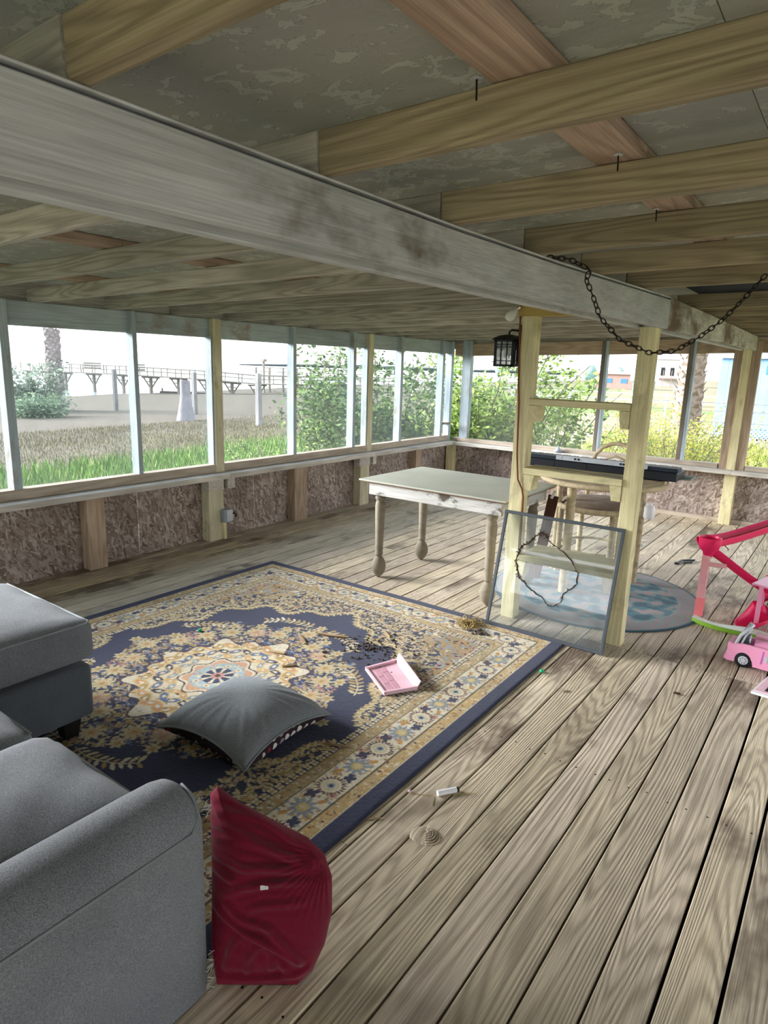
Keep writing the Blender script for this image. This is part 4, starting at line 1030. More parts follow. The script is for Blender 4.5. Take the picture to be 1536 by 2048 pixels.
W(MB().lathe([(.030, .47), (.036, .485), (.04, .50), (.064, .52), (.074, .56), (.074, .60), (.068, .604), (.064, .59), (.0, .555)], (-.725, 4.925, 0), 24).build('corner_basin', m_hot, ts, smooth='auto'))
chute('upper_chute', [(-.745, 4.88, .595), (-.70, 5.00, .592), (-.63, 5.12, .60), (-.55, 5.27, .62), (-.44, 5.46, .655), (-.33, 5.66, .69), (-.22, 5.86, .72)], [.135, .125, .105, .10, .10, .10, .10], .065, m_hot, ts)
chute('lower_chute', [(-.735, 4.93, .55), (-.68, 4.99, .505), (-.61, 5.03, .455), (-.54, 5.06, .40), (-.46, 5.10, .34), (-.38, 5.15, .28), (-.30, 5.22, .24)], [.10, .095, .09, .085, .085, .09, .09], .05, m_hot, ts)
for p in ((-.655, 5.075, .54), (-.50, 5.075, .345)): W(MB().box(p, (.03, .035, .03)).build('chute_clip', m_hot, ts, bevel=.004))
W(MB().tube([(-.655, 5.07, .53), (-.62, 5.05, .51), (-.62, 5.04, .50)], .003, 5).build('clip_hook', m_black, ts, smooth=True))
chute('exit_chute', [(-.31, 5.30, .30), (-.32, 5.27, .22), (-.33, 5.22, .15), (-.345, 5.15, .10), (-.37, 5.07, .072), (-.40, 4.99, .060), (-.43, 4.92, .056), (-.45, 4.88, .056)], [.14, .15, .16, .175, .18, .175, .15, .10], .048, m_hot, ts, up=(.3, .9, .6))
m = MB(); N_ = 22; top = []
for k in range(N_+1):
    t = k/N_; x = -.755+.50*t; yf = 4.83-.13*t-.035*math.sin(t*PI*1.5+.3)*1.0; yb = yf+.10-.03*math.sin(t*PI*2)
    top.append((x, yf, yb))
vs = []; fs = []
for x, a, b in top: vs += [(x, a, .002), (x, a, .028), (x, b, .028), (x, b, .002)]
for k in range(N_): fs += [(k*4+j, (k+1)*4+j, (k+1)*4+(j+1) % 4, k*4+(j+1) % 4) for j in range(4)]
fs += [(0, 1, 2, 3), (N_*4+3, N_*4+2, N_*4+1, N_*4)]
W(m.add(vs, fs).build('base', m_green, ts, bevel=.003))
m = MB(); vs = []
for x, a, b in top: vs += [(x, a+.012, .0285), (x, b-.01, .0285), (x, b-.01, .031), (x, a+.012, .031)]
W(m.add(vs, fs).build('base_mat', m_mint, ts))
th = empty('toy_playhouse', (-.25, 5.0, 0), label='pale pink frame of a toy playhouse behind the pink van, cut by the right edge', cat='toy')
for x, y in ((-.375, 4.98), (-.16, 4.90), (-.30, 5.32), (-.12, 5.25)): W(MB().prism([(x-.014, y-.014), (x+.014, y-.014), (x+.014, y+.014), (x-.014, y+.014)], .002, .31, 'z').build('pillar', m_pink, th, bevel=.003))
W(MB().box((-.24, 5.11, .318), (.30, .40, .014), Matrix.Rotation(-.25, 3, 'Z')).build('top_frame', m_pink, th, bevel=.004))
W(MB().box((-.22, 5.09, .329), (.18, .24, .006), Matrix.Rotation(-.25, 3, 'Z')).build('silver_panel', m_silver, th, bevel=.002))
W(MB().box((-.25, 5.33, .16), (.20, .01, .29), Matrix.Rotation(-.3, 3, 'Z')).build('back_wall', m_hot, th, bevel=.002))
W(MB().tube([(-.375, 4.985, .30), (-.36, 5.00, .26), (-.355, 5.01, .21), (-.36, 5.0, .16)], .005, 6).build('arch_trim', m_pink, th, smooth=True))

# ============================================================ TOY VAN
tv_ = empty('toy_van', (-.2, 4.27, 0), label='pink toy van with black tyres at the right edge on the deck', cat='toy car')
prof = [(-.445, .022), (-.445, .055), (-.435, .115), (-.41, .135), (-.36, .145), (-.02, .142), (-.02, .018), (-.30, .018), (-.302, .04), (-.315, .065), (-.345, .078), (-.375, .072), (-.398, .05), (-.40, .022)]
def side(y0, y1, nm, mt):
    m = MB(); n = len(prof); vs = [(x, y0+(x+.44)*-.06, z) for x, z in prof]+[(x, y1+(x+.44)*-.06, z) for x, z in prof]
    return W(m.add(vs, [tuple(range(n)), tuple(range(2*n-1, n-1, -1))]+[(i, n+i, n+(i+1) % n, (i+1) % n) for i in range(n)]).build(nm, mt, tv_))
side(4.225, 4.24, 'near_side', m_pink); side(4.37, 4.385, 'far_side', m_pink)
W(MB().box((-.22, 4.297, .05), (.42, .14, .05), Matrix.Rotation(-.06, 3, 'Z')).build('floor_pan', m_lilac, tv_, bevel=.004))
W(MB().box((-.425, 4.305, .085), (.035, .15, .10), Matrix.Rotation(-.06, 3, 'Z')).build('bonnet', m_pink, tv_, bevel=.012, seg=3))
W(MB().box((-.447, 4.30, .038), (.02, .15, .025)).build('bumper', m_pink, tv_, bevel=.005))
def wheel(x, y):
    rot = Matrix.Rotation(PI/2, 3, 'X')
    o = W(MB().lathe([(.0, -.014), (.036, -.014), (.045, -.008), (.046, .008), (.036, .014), (0, .014)], (x, y, .046), 32, rot=rot).build('wheel', m_tyre, tv_, smooth='auto'))
    W(MB().lathe([(0, .0155), (.006, .018), (.022, .016), (.027, .0145), (.027, .012)], (x, y, .046), 24, rot=rot).build('hubcap', m_lgrey, o, smooth='auto'))
    for k in range(7):
        a = 2*PI*k/7; W(MB().box((x+.016*math.cos(a), y-.0172, .046+.016*math.sin(a)), (.005, .002, .005)).build('hubcap_hole', m_black, o))
wheel(-.352, 4.228); wheel(-.06, 4.212); wheel(-.352, 4.378); wheel(-.06, 4.362)
def wf(pts, r=.007, nm='windscreen_frame', mt=m_lgrey): W(MB().tube(pts, r, 6).build(nm, mt, tv_, smooth=True))
wf([(-.405, 4.235, .13), (-.385, 4.24, .19), (-.35, 4.25, .235), (-.335, 4.32, .24), (-.35, 4.37, .235), (-.40, 4.375, .13)], .010)
wf([(-.375, 4.24, .135), (-.36, 4.245, .19), (-.335, 4.27, .235)], .006)
W(MB().box((-.365, 4.30, .150), (.06, .10, .045)).build('dashboard', m_dkgreen, tv_, bevel=.008))
W(MB().tube([(-.335+.0*k, 4.275+.022*math.cos(2*PI*k/14), .165+.022*math.sin(2*PI*k/14)) for k in range(14)], .004, 6, closed=True).build('steering_wheel', m_lgrey, tv_, smooth=True))
W(MB().tube([(-.31, 4.30, .125), (-.10, 4.29, .125)], .036, 16).build('bench_seat', m_pink, tv_, smooth='auto'))
W(MB().tube([(-.255, 4.214, .13), (-.262, 4.213, .05)], .004, 6).build('door_trim', m_lilac, tv_))
W(MB().box((-.235, 4.212, .085), (.016, .004, .04)).build('door_handle', m_lgrey, tv_, bevel=.001))
W(MB().box((-.15, 4.215, .14), (.08, .025, .18)).build('folding_panel', m_lilac, tv_, bevel=.004))
W(MB().box((-.25, 4.42, .15), (.14, .04, .03)).build('pink_tray_part', m_dusty, tv_, bevel=.004))
tt = empty('toy_tray', (-.2, 3.98, 0), label='white and grey toy tray on the boards below the pink van', cat='toy')
W(MB().prism([(-.262, 3.87), (-.02, 3.85), (-.01, 4.12), (-.21, 4.15)], .003, .016, 'z').build('base', m_whitep, tt, bevel=.003))
W(MB().prism([(-.248, 3.89), (-.03, 3.87), (-.03, 4.10), (-.20, 4.13)], .0165, .022, 'z').build('raised_deck', m_dusty, tt, bevel=.002))
W(MB().prism([(-.20, 3.91), (-.04, 3.895), (-.04, 3.99), (-.185, 4.0)], .0225, .025, 'z').build('black_inset', m_black, tt))

# ============================================================ PINK DOLLHOUSE TRAY ON THE RUG
pt = empty('dollhouse_panel', (-1.9, 2.72, .013), label='pale pink plastic toy panel with brick relief and raised rim on the navy rug', cat='toy')
c0, c1, c2, c3 = Vector((-2.06, 2.72, 0)), Vector((-1.80, 2.55, 0)), Vector((-1.70, 2.715, 0)), Vector((-1.985, 2.925, 0))
def slab(name, P4, z0, z1, mat, parent): return W(MB().add([(p.x, p.y, z0) for p in P4]+[(p.x, p.y, z1) for p in P4], [(3, 2, 1, 0), (4, 5, 6, 7), (0, 1, 5, 4), (1, 2, 6, 5), (2, 3, 7, 6), (3, 0, 4, 7)]).build(name, mat, parent))
slab('panel_base', [c0, c1, c2, c3], .0135, .019, m_dusty, pt)
def q(a, b): return c0+(c1-c0)*a+(c3-c0)*b+(c2-c1-c3+c0)*a*b
def wall(a0, b0, a1, b1, z): slab('rim', [q(a0, b0), q(a1, b0), q(a1, b1), q(a0, b1)], .019, z, m_dusty, pt)
wall(0, 0, .04, 1, .032); wall(0, .0, 1, .05, .030); wall(.96, 0, 1, 1, .034)
W(MB().add([q(0, .95)+Vector((0, 0, .019)), q(1, .95)+Vector((0, 0, .019)), q(1, 1)+Vector((0.01, .01, .06)), q(0, 1)+Vector((0.01, .01, .065)), q(0, .98)+Vector((0, 0, .019)), q(1, .98)+Vector((0, 0, .019)), q(1, 1.03)+Vector((.01, .01, .06)), q(0, 1.03)+Vector((.01, .01, .065))],
    [(3, 2, 1, 0), (4, 5, 6, 7), (0, 1, 5, 4), (1, 2, 6, 5), (2, 3, 7, 6), (3, 0, 4, 7)]).build('raised_flap', m_dusty, pt))
m_pkd = plain('dusty_pink_dirty', 'c493a2', 0.7, 0.1)
for i_, (a0, a1, b0, b1) in enumerate(((.1, .4, .2, .36), (.42, .66, .2, .36), (.68, .93, .2, .36), (.1, .28, .39, .55), (.30, .60, .39, .55), (.62, .93, .39, .55))):
    slab('brick_relief', [q(a0, b0), q(a1, b0), q(a1, b1), q(a0, b1)], .019, .0205, m_pkd, pt)

# ============================================================ LITTER
def bit(name, x, y, z, L, w, h, rz, mat, label, cat, group=None, n=5):
    m = MB(); vs = []; k = 7
    for j in range(k):
        t = j/(k-1); ww = w*(.35+.65*math.sin(PI*min(max(t, .08), .92)))*random.uniform(.75, 1.1)
        for a in range(n):
            an = 2*PI*a/n; vs.append(((t-.5)*L+random.uniform(-.04, .04)*L*.3, math.cos(an)*ww/2, h/2+math.sin(an)*h/2*random.uniform(.8, 1)))
    fs = [(j*n+a, j*n+(a+1) % n, (j+1)*n+(a+1) % n, (j+1)*n+a) for j in range(k-1) for a in range(n)]+[tuple(range(n)), tuple((k-1)*n+a for a in range(n-1, -1, -1))]
    o = m.add(vs, fs).build(name, mat); o.location = (x, y, z); o.rotation_euler = (0, 0, rz)
    return tag(o, label, cat, group)
RZ = .0125
bit('wood_chip', -2.42, 2.48, RZ, .08, .02, .012, .9, m_chip, 'short dark bark piece on the rug just above the grey cushion', 'wood chip')
bit('wood_chip', -2.25, 3.20, RZ, .09, .02, .012, -.6, m_chip, 'thin tan stick on the rug near the far corner of spilled dirt', 'wood chip')
bit('wood_chip', -2.52, 2.96, RZ, .19, .034, .014, .35, m_chip, 'long grey-brown bark strip on the upper middle of the rug', 'wood chip')
bit('wood_chip', -2.62, 2.80, RZ, .15, .035, .012, -.55, m_chip, 'tan wood splinter on the rug left of the long bark strip', 'wood chip')
bit('wood_chip', -2.60, 2.56, RZ, .10, .03, .011, .3, m_chip, 'ochre bark piece on the medallion of the rug', 'wood chip')
bit('wood_chip', -1.70, 2.04, RZ, .12, .016, .010, .45, m_chip, 'tan sliver of wood on the rug right of the grey cushion', 'wood chip')
bit('wood_chip', -1.275, 1.77, .001, .05, .012, .006, .8, m_chip, 'tiny wood sliver on the deck along the rug edge', 'wood chip')
m = MB()
for k in range(170):
    a, r_ = random.uniform(0, 6.28), abs(random.gauss(0, .17)); s_ = random.uniform(.003, .010)
    x, y = -2.2+r_*math.cos(a)*1.1, 2.98+r_*math.sin(a); m.lathe([(0, 0), (s_, s_*.3), (s_*.8, s_*.9), (0, s_*1.1)], (x, y, RZ), 5)
o = m.build('spilled_dirt', m_dirt); tag(o, 'loose crumbs of dark dirt spilled on the navy rug above the pink panel', 'dirt', kind='stuff')
m = MB()
for k in range(120):
    x, y = -1.93+random.gauss(0, .035), 3.69+random.gauss(0, .04); a = random.uniform(0, 6.28); L = random.uniform(.03, .07)
    m.tube([(x, y, RZ+.002), (x+math.cos(a)*L*.5, y+math.sin(a)*L*.5, RZ+random.uniform(.01, .05)), (x+math.cos(a)*L, y+math.sin(a)*L, RZ+random.uniform(.003, .03))], .0018, 3)
o = m.build('straw_clump', m_straw); tag(o, 'small tangled clump of dry straw on the rug beside the glass pane', 'straw', kind='stuff')
m = MB()
for k in range(40):
    x, y = -1.80+random.gauss(0, .022), 3.62+random.gauss(0, .02); s_ = random.uniform(.006, .014); m.lathe([(0, 0), (s_, s_*.3), (s_*.8, s_*.9), (0, s_)], (x, y, RZ), 5)
o = m.build('dirt_clod', m_dirt); tag(o, 'dark dirt clod on the rug corner below the glass pane', 'dirt', kind='stuff')
m_gg = plain('green_glass', '2fae7c', 0.15)
for (x, y, z, lb) in ((-3.208, 2.477, RZ, 'green bead lying on the navy part of the rug upper left'), (-1.27, 3.371, .001, 'green bead on the deck at the rug corner below the glass pane')):
    o = MB().lathe([(0, 0), (.012, .002), (.015, .008), (.010, .014), (0, .015)], (0, 0, 0), 12).build('green_bead', m_gg, smooth=True); o.location = (x, y, z); tag(o, lb, 'bead')
wc_ = empty('plastic_tube', (-1.13, 2.08, 0), label='small white plastic tube with thin wires lying on the deck boards', cat='plastic tube')
dr = Vector((.052, .075, 0)).normalized(); pc = Vector((-1.135, 2.075, .012))
W(MB().tube([pc-dr*.042, pc+dr*.042], .0115, 14).build('tube', m_whitep, wc_, smooth='auto')); W(MB().tube([pc+dr*.043, pc+dr*.052], .010, 14).build('dark_end', m_foot, wc_))
W(MB().tube([pc+Vector((.0, -.012, -.008)), (-1.06, 2.13, .006), (-1.035, 2.15, .004)], .0015, 5).build('wire', m_straw, wc_)); W(MB().tube([(-1.175, 2.03, .004), (-1.15, 1.99, .002), (-1.145, 1.975, .003)], .0015, 5).build('wire', m_straw, wc_))
W(MB().tube([(-1.175, 2.03, .004), (-1.20, 2.01, .003), (-1.25, 1.985, .003)], .0013, 5).build('wire', m_straw, wc_))
o = MB().lathe([(0, 0), (.008, .002), (.006, .008), (0, .01)], (-1.262, 1.99, .001), 7).build('pink_petal', m_dusty); tag(o, 'tiny pale pink flower bead at the end of a thin wire by the rug edge', 'bead')
bit('dead_leaf', -.585, 3.60, .001, .035, .022, .012, .3, m_leanb, 'small dark dry leaf on the boards left of the pink van', 'leaf')
bit('dead_leaf', -1.075, 3.236, .001, .035, .02, .006, 1.0, m_chip, 'pale orange leaf scrap on the boards near the rug corner', 'leaf')
ck = empty('metal_clip', (-1.12, 6.37, 0), label='small dark bent metal bracket on the boards beyond the round rug', cat='bracket')
W(MB().tube([(-1.17, 6.28, .01), (-1.15, 6.42, .01), (-1.06, 6.50, .01), (-1.07, 6.40, .01), (-1.13, 6.34, .01)], .009, 5).build('bent_strip', m_frame, ck))
W(MB().box((-1.17, 6.27, .01), (.035, .03, .018)).build('clip_end', m_black, ck))
# ribbed weathered knot standing proud of the board
kn = empty('worn_knot', (-1.075, 1.815, 0), label='weathered ribbed knot sticking up between two deck boards near the crimson cushion', cat='wood knot')
for i_, (r_, z) in enumerate(((.052, .002), (.044, .006), (.036, .010), (.028, .013), (.020, .015), (.012, .017))):
    a0 = -1.1; pts = [(-1.075+r_*math.cos(a0+2.9*k/14)*1.05, 1.815+r_*math.sin(a0+2.9*k/14)*.9, z) for k in range(15)]
    W(MB().tube(pts, .0032, 5).build('rib', m_deck, kn, smooth=True))
W(MB().lathe([(.055, -.002), (.045, .004), (.03, .009), (.012, .012), (0, .012)], (-1.078, 1.812, 0), 14).build('core', m_deck, kn, smooth=True))
# screws in the deck boards
m = MB()
for k in range(0, 24):
    xb = -0.0668-.15*k-.075
    for yy in (1.0, 2.6, 3.98, 4.06, 5.6, 7.2):
        if xb < -1.35 and yy < 3.9: continue
        for dx in (-.04, .04): m.lathe([(.0042, 0), (.0042, .0012), (0, .0012)], (xb+dx+random.uniform(-.006, .006), yy+random.uniform(-.01, .01), -.0005), 6)
o = m.build('deck_screws', m_black, floor); o['kind'] = 'stuff'

# ============================================================ OUTSIDE: GROUND, WATER
def gz(x, y):
    s_ = -.962*x-.27*y
    return -0.8-1.5*np.clip((s_-5)/49.5, 0, 1.6)
M = Mat('lawn_and_field'); c = M.coord(rnd=False)
tcx = M.n('SeparateXYZ', {0: M.n('TexCoord').outputs['Object']})
s_ = M.math('ADD', M.math('MULTIPLY', tcx.outputs['X'], -.962), M.math('MULTIPLY', tcx.outputs['Y'], -.27))
s_ = M.math('ADD', s_, M.math('MULTIPLY', M.math('SUBTRACT', M.noise(c, .35, 4), .5), 14.0))
near = M.ramp(M.math('DIVIDE', s_, 30.0), [(.12, '5f6a40'), (.35, '66693f'), (.50, '675f49'), (.62, '63594a'), (1.0, '5f584a')])
bk = M.ramp(M.math('ADD', M.math('DIVIDE', tcx.outputs['Y'], 120.0), M.math('MULTIPLY', M.noise(c, .15, 4), .2)), [(.12, '7f8252'), (.22, '858656'), (.28, '98896c'), (.45, '8f805d'), (.52, '5f7a38'), (.60, '8c7d5c'), (1.0, '7d7358')])
col = M.mix(M.ramp(M.math('DIVIDE', s_, 12.0), [(.15, 0.0), (.5, 1.0)]), bk, near)
col = M.mix(1.0, col, M.ramp(M.noise(c, 6, 6, .7), [(.3, .6), (.7, 1.35)]), 'MULTIPLY')
M.bsdf(col, .95, M.noise(c, 9, 5), .8, .1)
xs = np.concatenate([np.linspace(-90, -8, 60), np.linspace(-7, 260, 30)]); ys = np.concatenate([np.linspace(-60, 30, 46), np.linspace(34, 420, 30)])
GX, GY = np.meshgrid(xs, ys); GZ = gz(GX, GY)+0.03*np.sin(GX*.9)*np.sin(GY*.7)
V = np.stack([GX, GY, GZ], -1).reshape(-1, 3); w_ = len(xs); i = np.arange((len(ys)-1)*(w_-1)); q0 = i//(w_-1)*w_+i % (w_-1)
o = npmesh('ground', V, np.stack([q0, q0+1, q0+w_+1, q0+w_], 1), M.m, None, True); tag(o, kind='structure')
M = Mat('bay_water'); M.bsdf('9fb0b5', .12, M.noise(M.coord(rnd=False, scale=(1, 2, 1)), .8, 5), .25, .2, spec=.8)
m = MB().add([(-2500, -1500, -2.32), (-45, -1500, -2.32), (-45, 2600, -2.32), (-2500, 2600, -2.32)], [(0, 1, 2, 3)])
# keep water only seaward: shoreline follows the lawn's slope
o = m.build('bay_water', M.m); tag(o, kind='structure')
m_far = plain('misty_far_trees', '9ea5a6', .95, .15, .02)  # pale grey has the mist over the bay mixed into the colour
V = []; F = []; n = 90
for k in range(n+1):
    t = k/n; p = Vector((-720, 640, 0)).lerp(Vector((-380, 1010, 0)), t); h_ = (-1.5+min(1, t*5)*2.0)+min(1, t*4)*3.0*abs(math.sin(t*9+.4))*random.uniform(.5, 1)+(2 if .28 < t < .4 else 0)
    V += [(p.x, p.y, -2.4), (p.x+18, p.y-22, h_*.8), (p.x-8, p.y+10, h_), (p.x-60, p.y+70, -2.4)]
for k in range(n): F += [(k*4+j, k*4+4+j, k*4+5+j, k*4+1+j) for j in range(3)]
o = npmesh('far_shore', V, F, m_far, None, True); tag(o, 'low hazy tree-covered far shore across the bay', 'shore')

# grass
m_grass = Mat('grass_blades'); ob_ = m_grass.n('Attribute', attribute_name='Col')
m_grass.bsdf(ob_.outputs['Color'], .8, spec=.1)
def grass(name, n, xr, yr, hr, cols, lean=.35, wid=.012, keep=None, label=None):
    r_ = np.random.default_rng(abs(hash(name)) % 1000 if False else len(name)*7+n % 91)
    x = r_.uniform(*xr, n); y = r_.uniform(*yr, n)
    if keep is not None: k = keep(x, y, r_); x, y = x[k], y[k]
    n = len(x); z = gz(x, y); h = r_.uniform(*hr, n); a = r_.uniform(0, 2*PI, n); l = r_.uniform(.1, lean, n)*h
    w = wid*r_.uniform(.6, 1.4, n); dx, dy = np.cos(a), np.sin(a); px_, py_ = -dy*w, dx*w
    P0 = np.stack([x-px_, y-py_, z-.02], 1); P1 = np.stack([x+px_, y+py_, z-.02], 1)
    P2 = np.stack([x+dx*l*.4+px_*.6, y+dy*l*.4+py_*.6, z+h*.6], 1); P3 = np.stack([x+dx*l, y+dy*l, z+h], 1)
    V = np.stack([P0, P1, P2, P3], 1).reshape(-1, 3); b = np.arange(n)*4
    F = np.concatenate([np.stack([b, b+1, b+2], 1), np.stack([b, b+2, b+3], 1)])
    C = np.array([lin(c) for c in cols])[r_.integers(0, len(cols), n)]*r_.uniform(.7, 1.25, (n, 1)); C = np.repeat(C, 4, 0)
    o = npmesh(name, V, F, m_grass.m, None, False, C); tag(o, label, 'grass', kind='stuff'); return o
GR = ['5f8238', '6f9444', '80a052', '527230', '95a262']
grass('tall_grass', 90000, (-15.5, -5.3), (.5, 18), (.15, .48), GR, keep=lambda x, y, r: r.uniform(0, 1, len(x)) < np.clip(1.35-(-x-5)/9.5, .03, 1), label='tall green grass growing outside the left screened windows')
grass('dry_grass', 60000, (-27, -10), (3, 30), (.04, .15), ['7c7656', '736a50', '8a7d62', '6d7448', '77674e'], wid=.010, keep=lambda x, y, r: r.uniform(0, 1, len(x)) < .9-.5*(y > 22), label='dry brownish grass on the lawn towards the water')
grass('garden_grass', 46000, (-7, 3), (9.0, 24), (.15, .55), ['a0a850', '8fa046', 'b3a868', 'c0ae78', '7f9a3e'], wid=.014, label='yellow-green grass and weeds behind the back windows')

# ============================================================ OUTSIDE: PLANTS
m_bark = plain('grey_brown_bark', '6f655a', .95, .25, 12, .8)
m_palm = plain('palm_trunk', 'a59c9a', .95, .25, 10, 1.0)
m_leaf = Mat('shrub_leaves'); lc = m_leaf.n('Attribute', attribute_name='Col')
lt = m_leaf.n('BsdfTranslucent', {'Color': lc.outputs['Color']}); ld = m_leaf.n('BsdfPrincipled', {'Base Color': lc.outputs['Color'], 'Roughness': .55, 'Specular IOR Level': .3})
mxs = m_leaf.n('MixShader', {0: .35, 1: ld.outputs[0], 2: lt.outputs[0]}); m_leaf.t.links.new(mxs.outputs[0], m_leaf.out.inputs['Surface'])
def leaves(name, pts, size, cols, parent, seed=1, asp=.5):
    r_ = np.random.default_rng(seed); P = np.asarray(pts, float); n = len(P)
    a = r_.normal(size=(n, 3)); a[:, 2] *= .6; a /= np.linalg.norm(a, axis=1)[:, None]
    b = r_.normal(size=(n, 3)); b -= a*(a*b).sum(1)[:, None]; b /= np.linalg.norm(b, axis=1)[:, None]
    s_ = size*r_.uniform(.6, 1.3, (n, 1)); nn = np.cross(a, b)
    V = np.stack([P, P+a*s_*.5+b*s_*asp*.5+nn*s_*.08, P+a*s_, P+a*s_*.5-b*s_*asp*.5+nn*s_*.08], 1).reshape(-1, 3)
    k = np.arange(n)*4; F = np.stack([k, k+1, k+2, k+3], 1)
    C = np.array([lin(c) for c in cols])[r_.integers(0, len(cols), n)]*r_.uniform(.7, 1.2, (n, 1))
    o = npmesh(name, V, F, m_leaf.m, parent, False, np.repeat(C, 4, 0)); o['kind'] = 'stuff'; return o
def bush(name, base, height, spread, nst, nleaf, size, cols, label, seed, cat='bush', up=.35, bare=.25, curve=.5, twig=.010, leafname='foliage'):
    r_ = random.Random(seed); bz = float(gz(np.array(base[0]), np.array(base[1])))
    root = empty(name, (base[0], base[1], bz), label=label, cat=cat); pts = []; m = MB()
    for k in range(nst):
        a = r_.uniform(0, 2*PI); rad = r_.uniform(.02, .25)*spread*.4; p = Vector((math.cos(a)*rad, math.sin(a)*rad, -.03))
        ln = height*r_.uniform(.6, 1.05); dx = math.cos(a)*r_.uniform(.2, 1)*spread/height*up*1.4; dy = math.sin(a)*r_.uniform(.2, 1)*spread/height*up*1.4
        seg = [p]; d = Vector((dx, dy, 1)).normalized(); ns = 8
        for q in range(ns):
            d = (d+Vector((r_.uniform(-.16, .16)+math.cos(a)*curve*.12, r_.uniform(-.16, .16)+math.sin(a)*curve*.12, -.03*curve))).normalized(); seg.append(seg[-1]+d*ln/ns)
        m.tube(seg, [twig*1.6*(1-.8*i/ns)+.002 for i in range(ns+1)], 5)
        br = [seg[int(bare*ns):]]
        for q in range(5):
            i0 = r_.randrange(int(bare*ns), ns); e_ = Vector((r_.uniform(-1, 1), r_.uniform(-1, 1), r_.uniform(-.1, .8))).normalized(); s0 = seg[i0]; L = ln*r_.uniform(.15, .4)
            sb = [s0, s0+e_*L*.5, s0+e_*L+Vector((0, 0, -.04))]; m.tube(sb, [twig*.7, twig*.4, .002], 4); br.append(sb)
        per = max(1, nleaf//nst//len(br))
        for sb in br:
            for q in range(per):
                i0 = r_.randrange(len(sb)-1); pt_ = sb[i0].lerp(sb[i0+1], r_.random()); pts.append(tuple(pt_+Vector((r_.gauss(0, 1), r_.gauss(0, 1), r_.gauss(0, 1)))*spread*.045))
    o = m.build('branches', m_bark, root, smooth=True); leaves(leafname, pts, size, cols, root, seed); return root
LV = ['98b25a', 'adc468', '809a4a', 'c4d27e', '68803c', '526a36']
LD = ['5f7840', '76905a', '4e663a', '405432', '8a9e64']
bush('leafy_shrub', (-6.9, 9.6), 3.1, 2.6, 26, 12000, .10, LD, 'dense green shrub outside the left windows nearest the corner', 11)
bush('leafy_shrub', (-8.2, 9.8), 2.2, 2.0, 18, 5000, .095, LD+LV, 'green shrub further left outside the left windows, beside the shrub at the corner', 12)
bush('leafy_shrub', (-9.2, 8.6), 1.25, 1.1, 8, 700, .07, LV, 'low light green sapling in the tall grass outside the left windows', 13)
bush('leafy_shrub', (-5.05, 9.9), 3.1, 1.9, 26, 11000, .10, LV, 'tall bright green shrub seen between the corner post and the lantern', 14, bare=.3)
bush('leafy_shrub', (-4.25, 10.6), 2.9, 1.4, 11, 2100, .10, LV, 'bright green shrub with bare stems just right of the left yellow shelf post', 15)
bush('leafy_shrub', (-3.15, 9.7), 1.45, 1.5, 12, 1500, .10, LV, 'sparse leafy sprig outside the back window behind the lower shelf', 16, curve=1.2, up=.6)
bush('leafy_shrub', (-4.3, 12.6), 2.0, 1.4, 6, 700, .085, LV, 'small light green sapling in the field behind the upper shelf opening', 17)
YL = ['b6b84e', 'd4c83a', '9ba64a', 'c9c26a', 'a9a05a', '8a9a40']
bush('flowering_bush', (-2.45, 12.2), 2.3, 2.0, 40, 12000, .055, YL, 'tall yellow-flowering weed bush outside the back window left of the blue shed', 21, bare=.2, twig=.006)
bush('flowering_bush', (-3.4, 13.6), 2.2, 2.0, 26, 6000, .055, YL+['b5a27a'], 'yellow-green weed bush seen through the shelf frame to the right of the middle mullion', 22, twig=.006)
bush('flowering_bush', (-4.0, 16.0), 1.9, 2.6, 16, 1800, .06, YL, 'yellowish weeds by the wire fence in the field', 23, twig=.006)
bush('flowering_bush', (-1.35, 13.2), 1.2, 1.6, 14, 1500, .05, YL, 'low yellow weeds in front of the blue shed lattice', 24, twig=.006)
ro = bush('dry_brush_pile', (-2.2, 10.0), 1.0, 2.4, 40, 500, .04, ['b9a98f', 'a3947f', 'b08aa0'], 'heap of pale bare twigs against the back wall below the yellow bush', 25, cat='brush', up=1.2, curve=2.5, twig=.006)
bush('shore_shrub', (-42.5, 20.2), 3.4, 5.0, 16, 2600, .28, ['8a9986', '7c8d7a', '9cab98'], 'airy grey-green shrub left of the tall palm trunk', 31, twig=.03)
bush('shore_shrub', (-36, 17.6), 1.5, 5.5, 22, 3200, .22, ['748a6e', '667d64', '869a7c'], 'low dense green bush in front of the tall palm trunk', 32, twig=.02, bare=0)
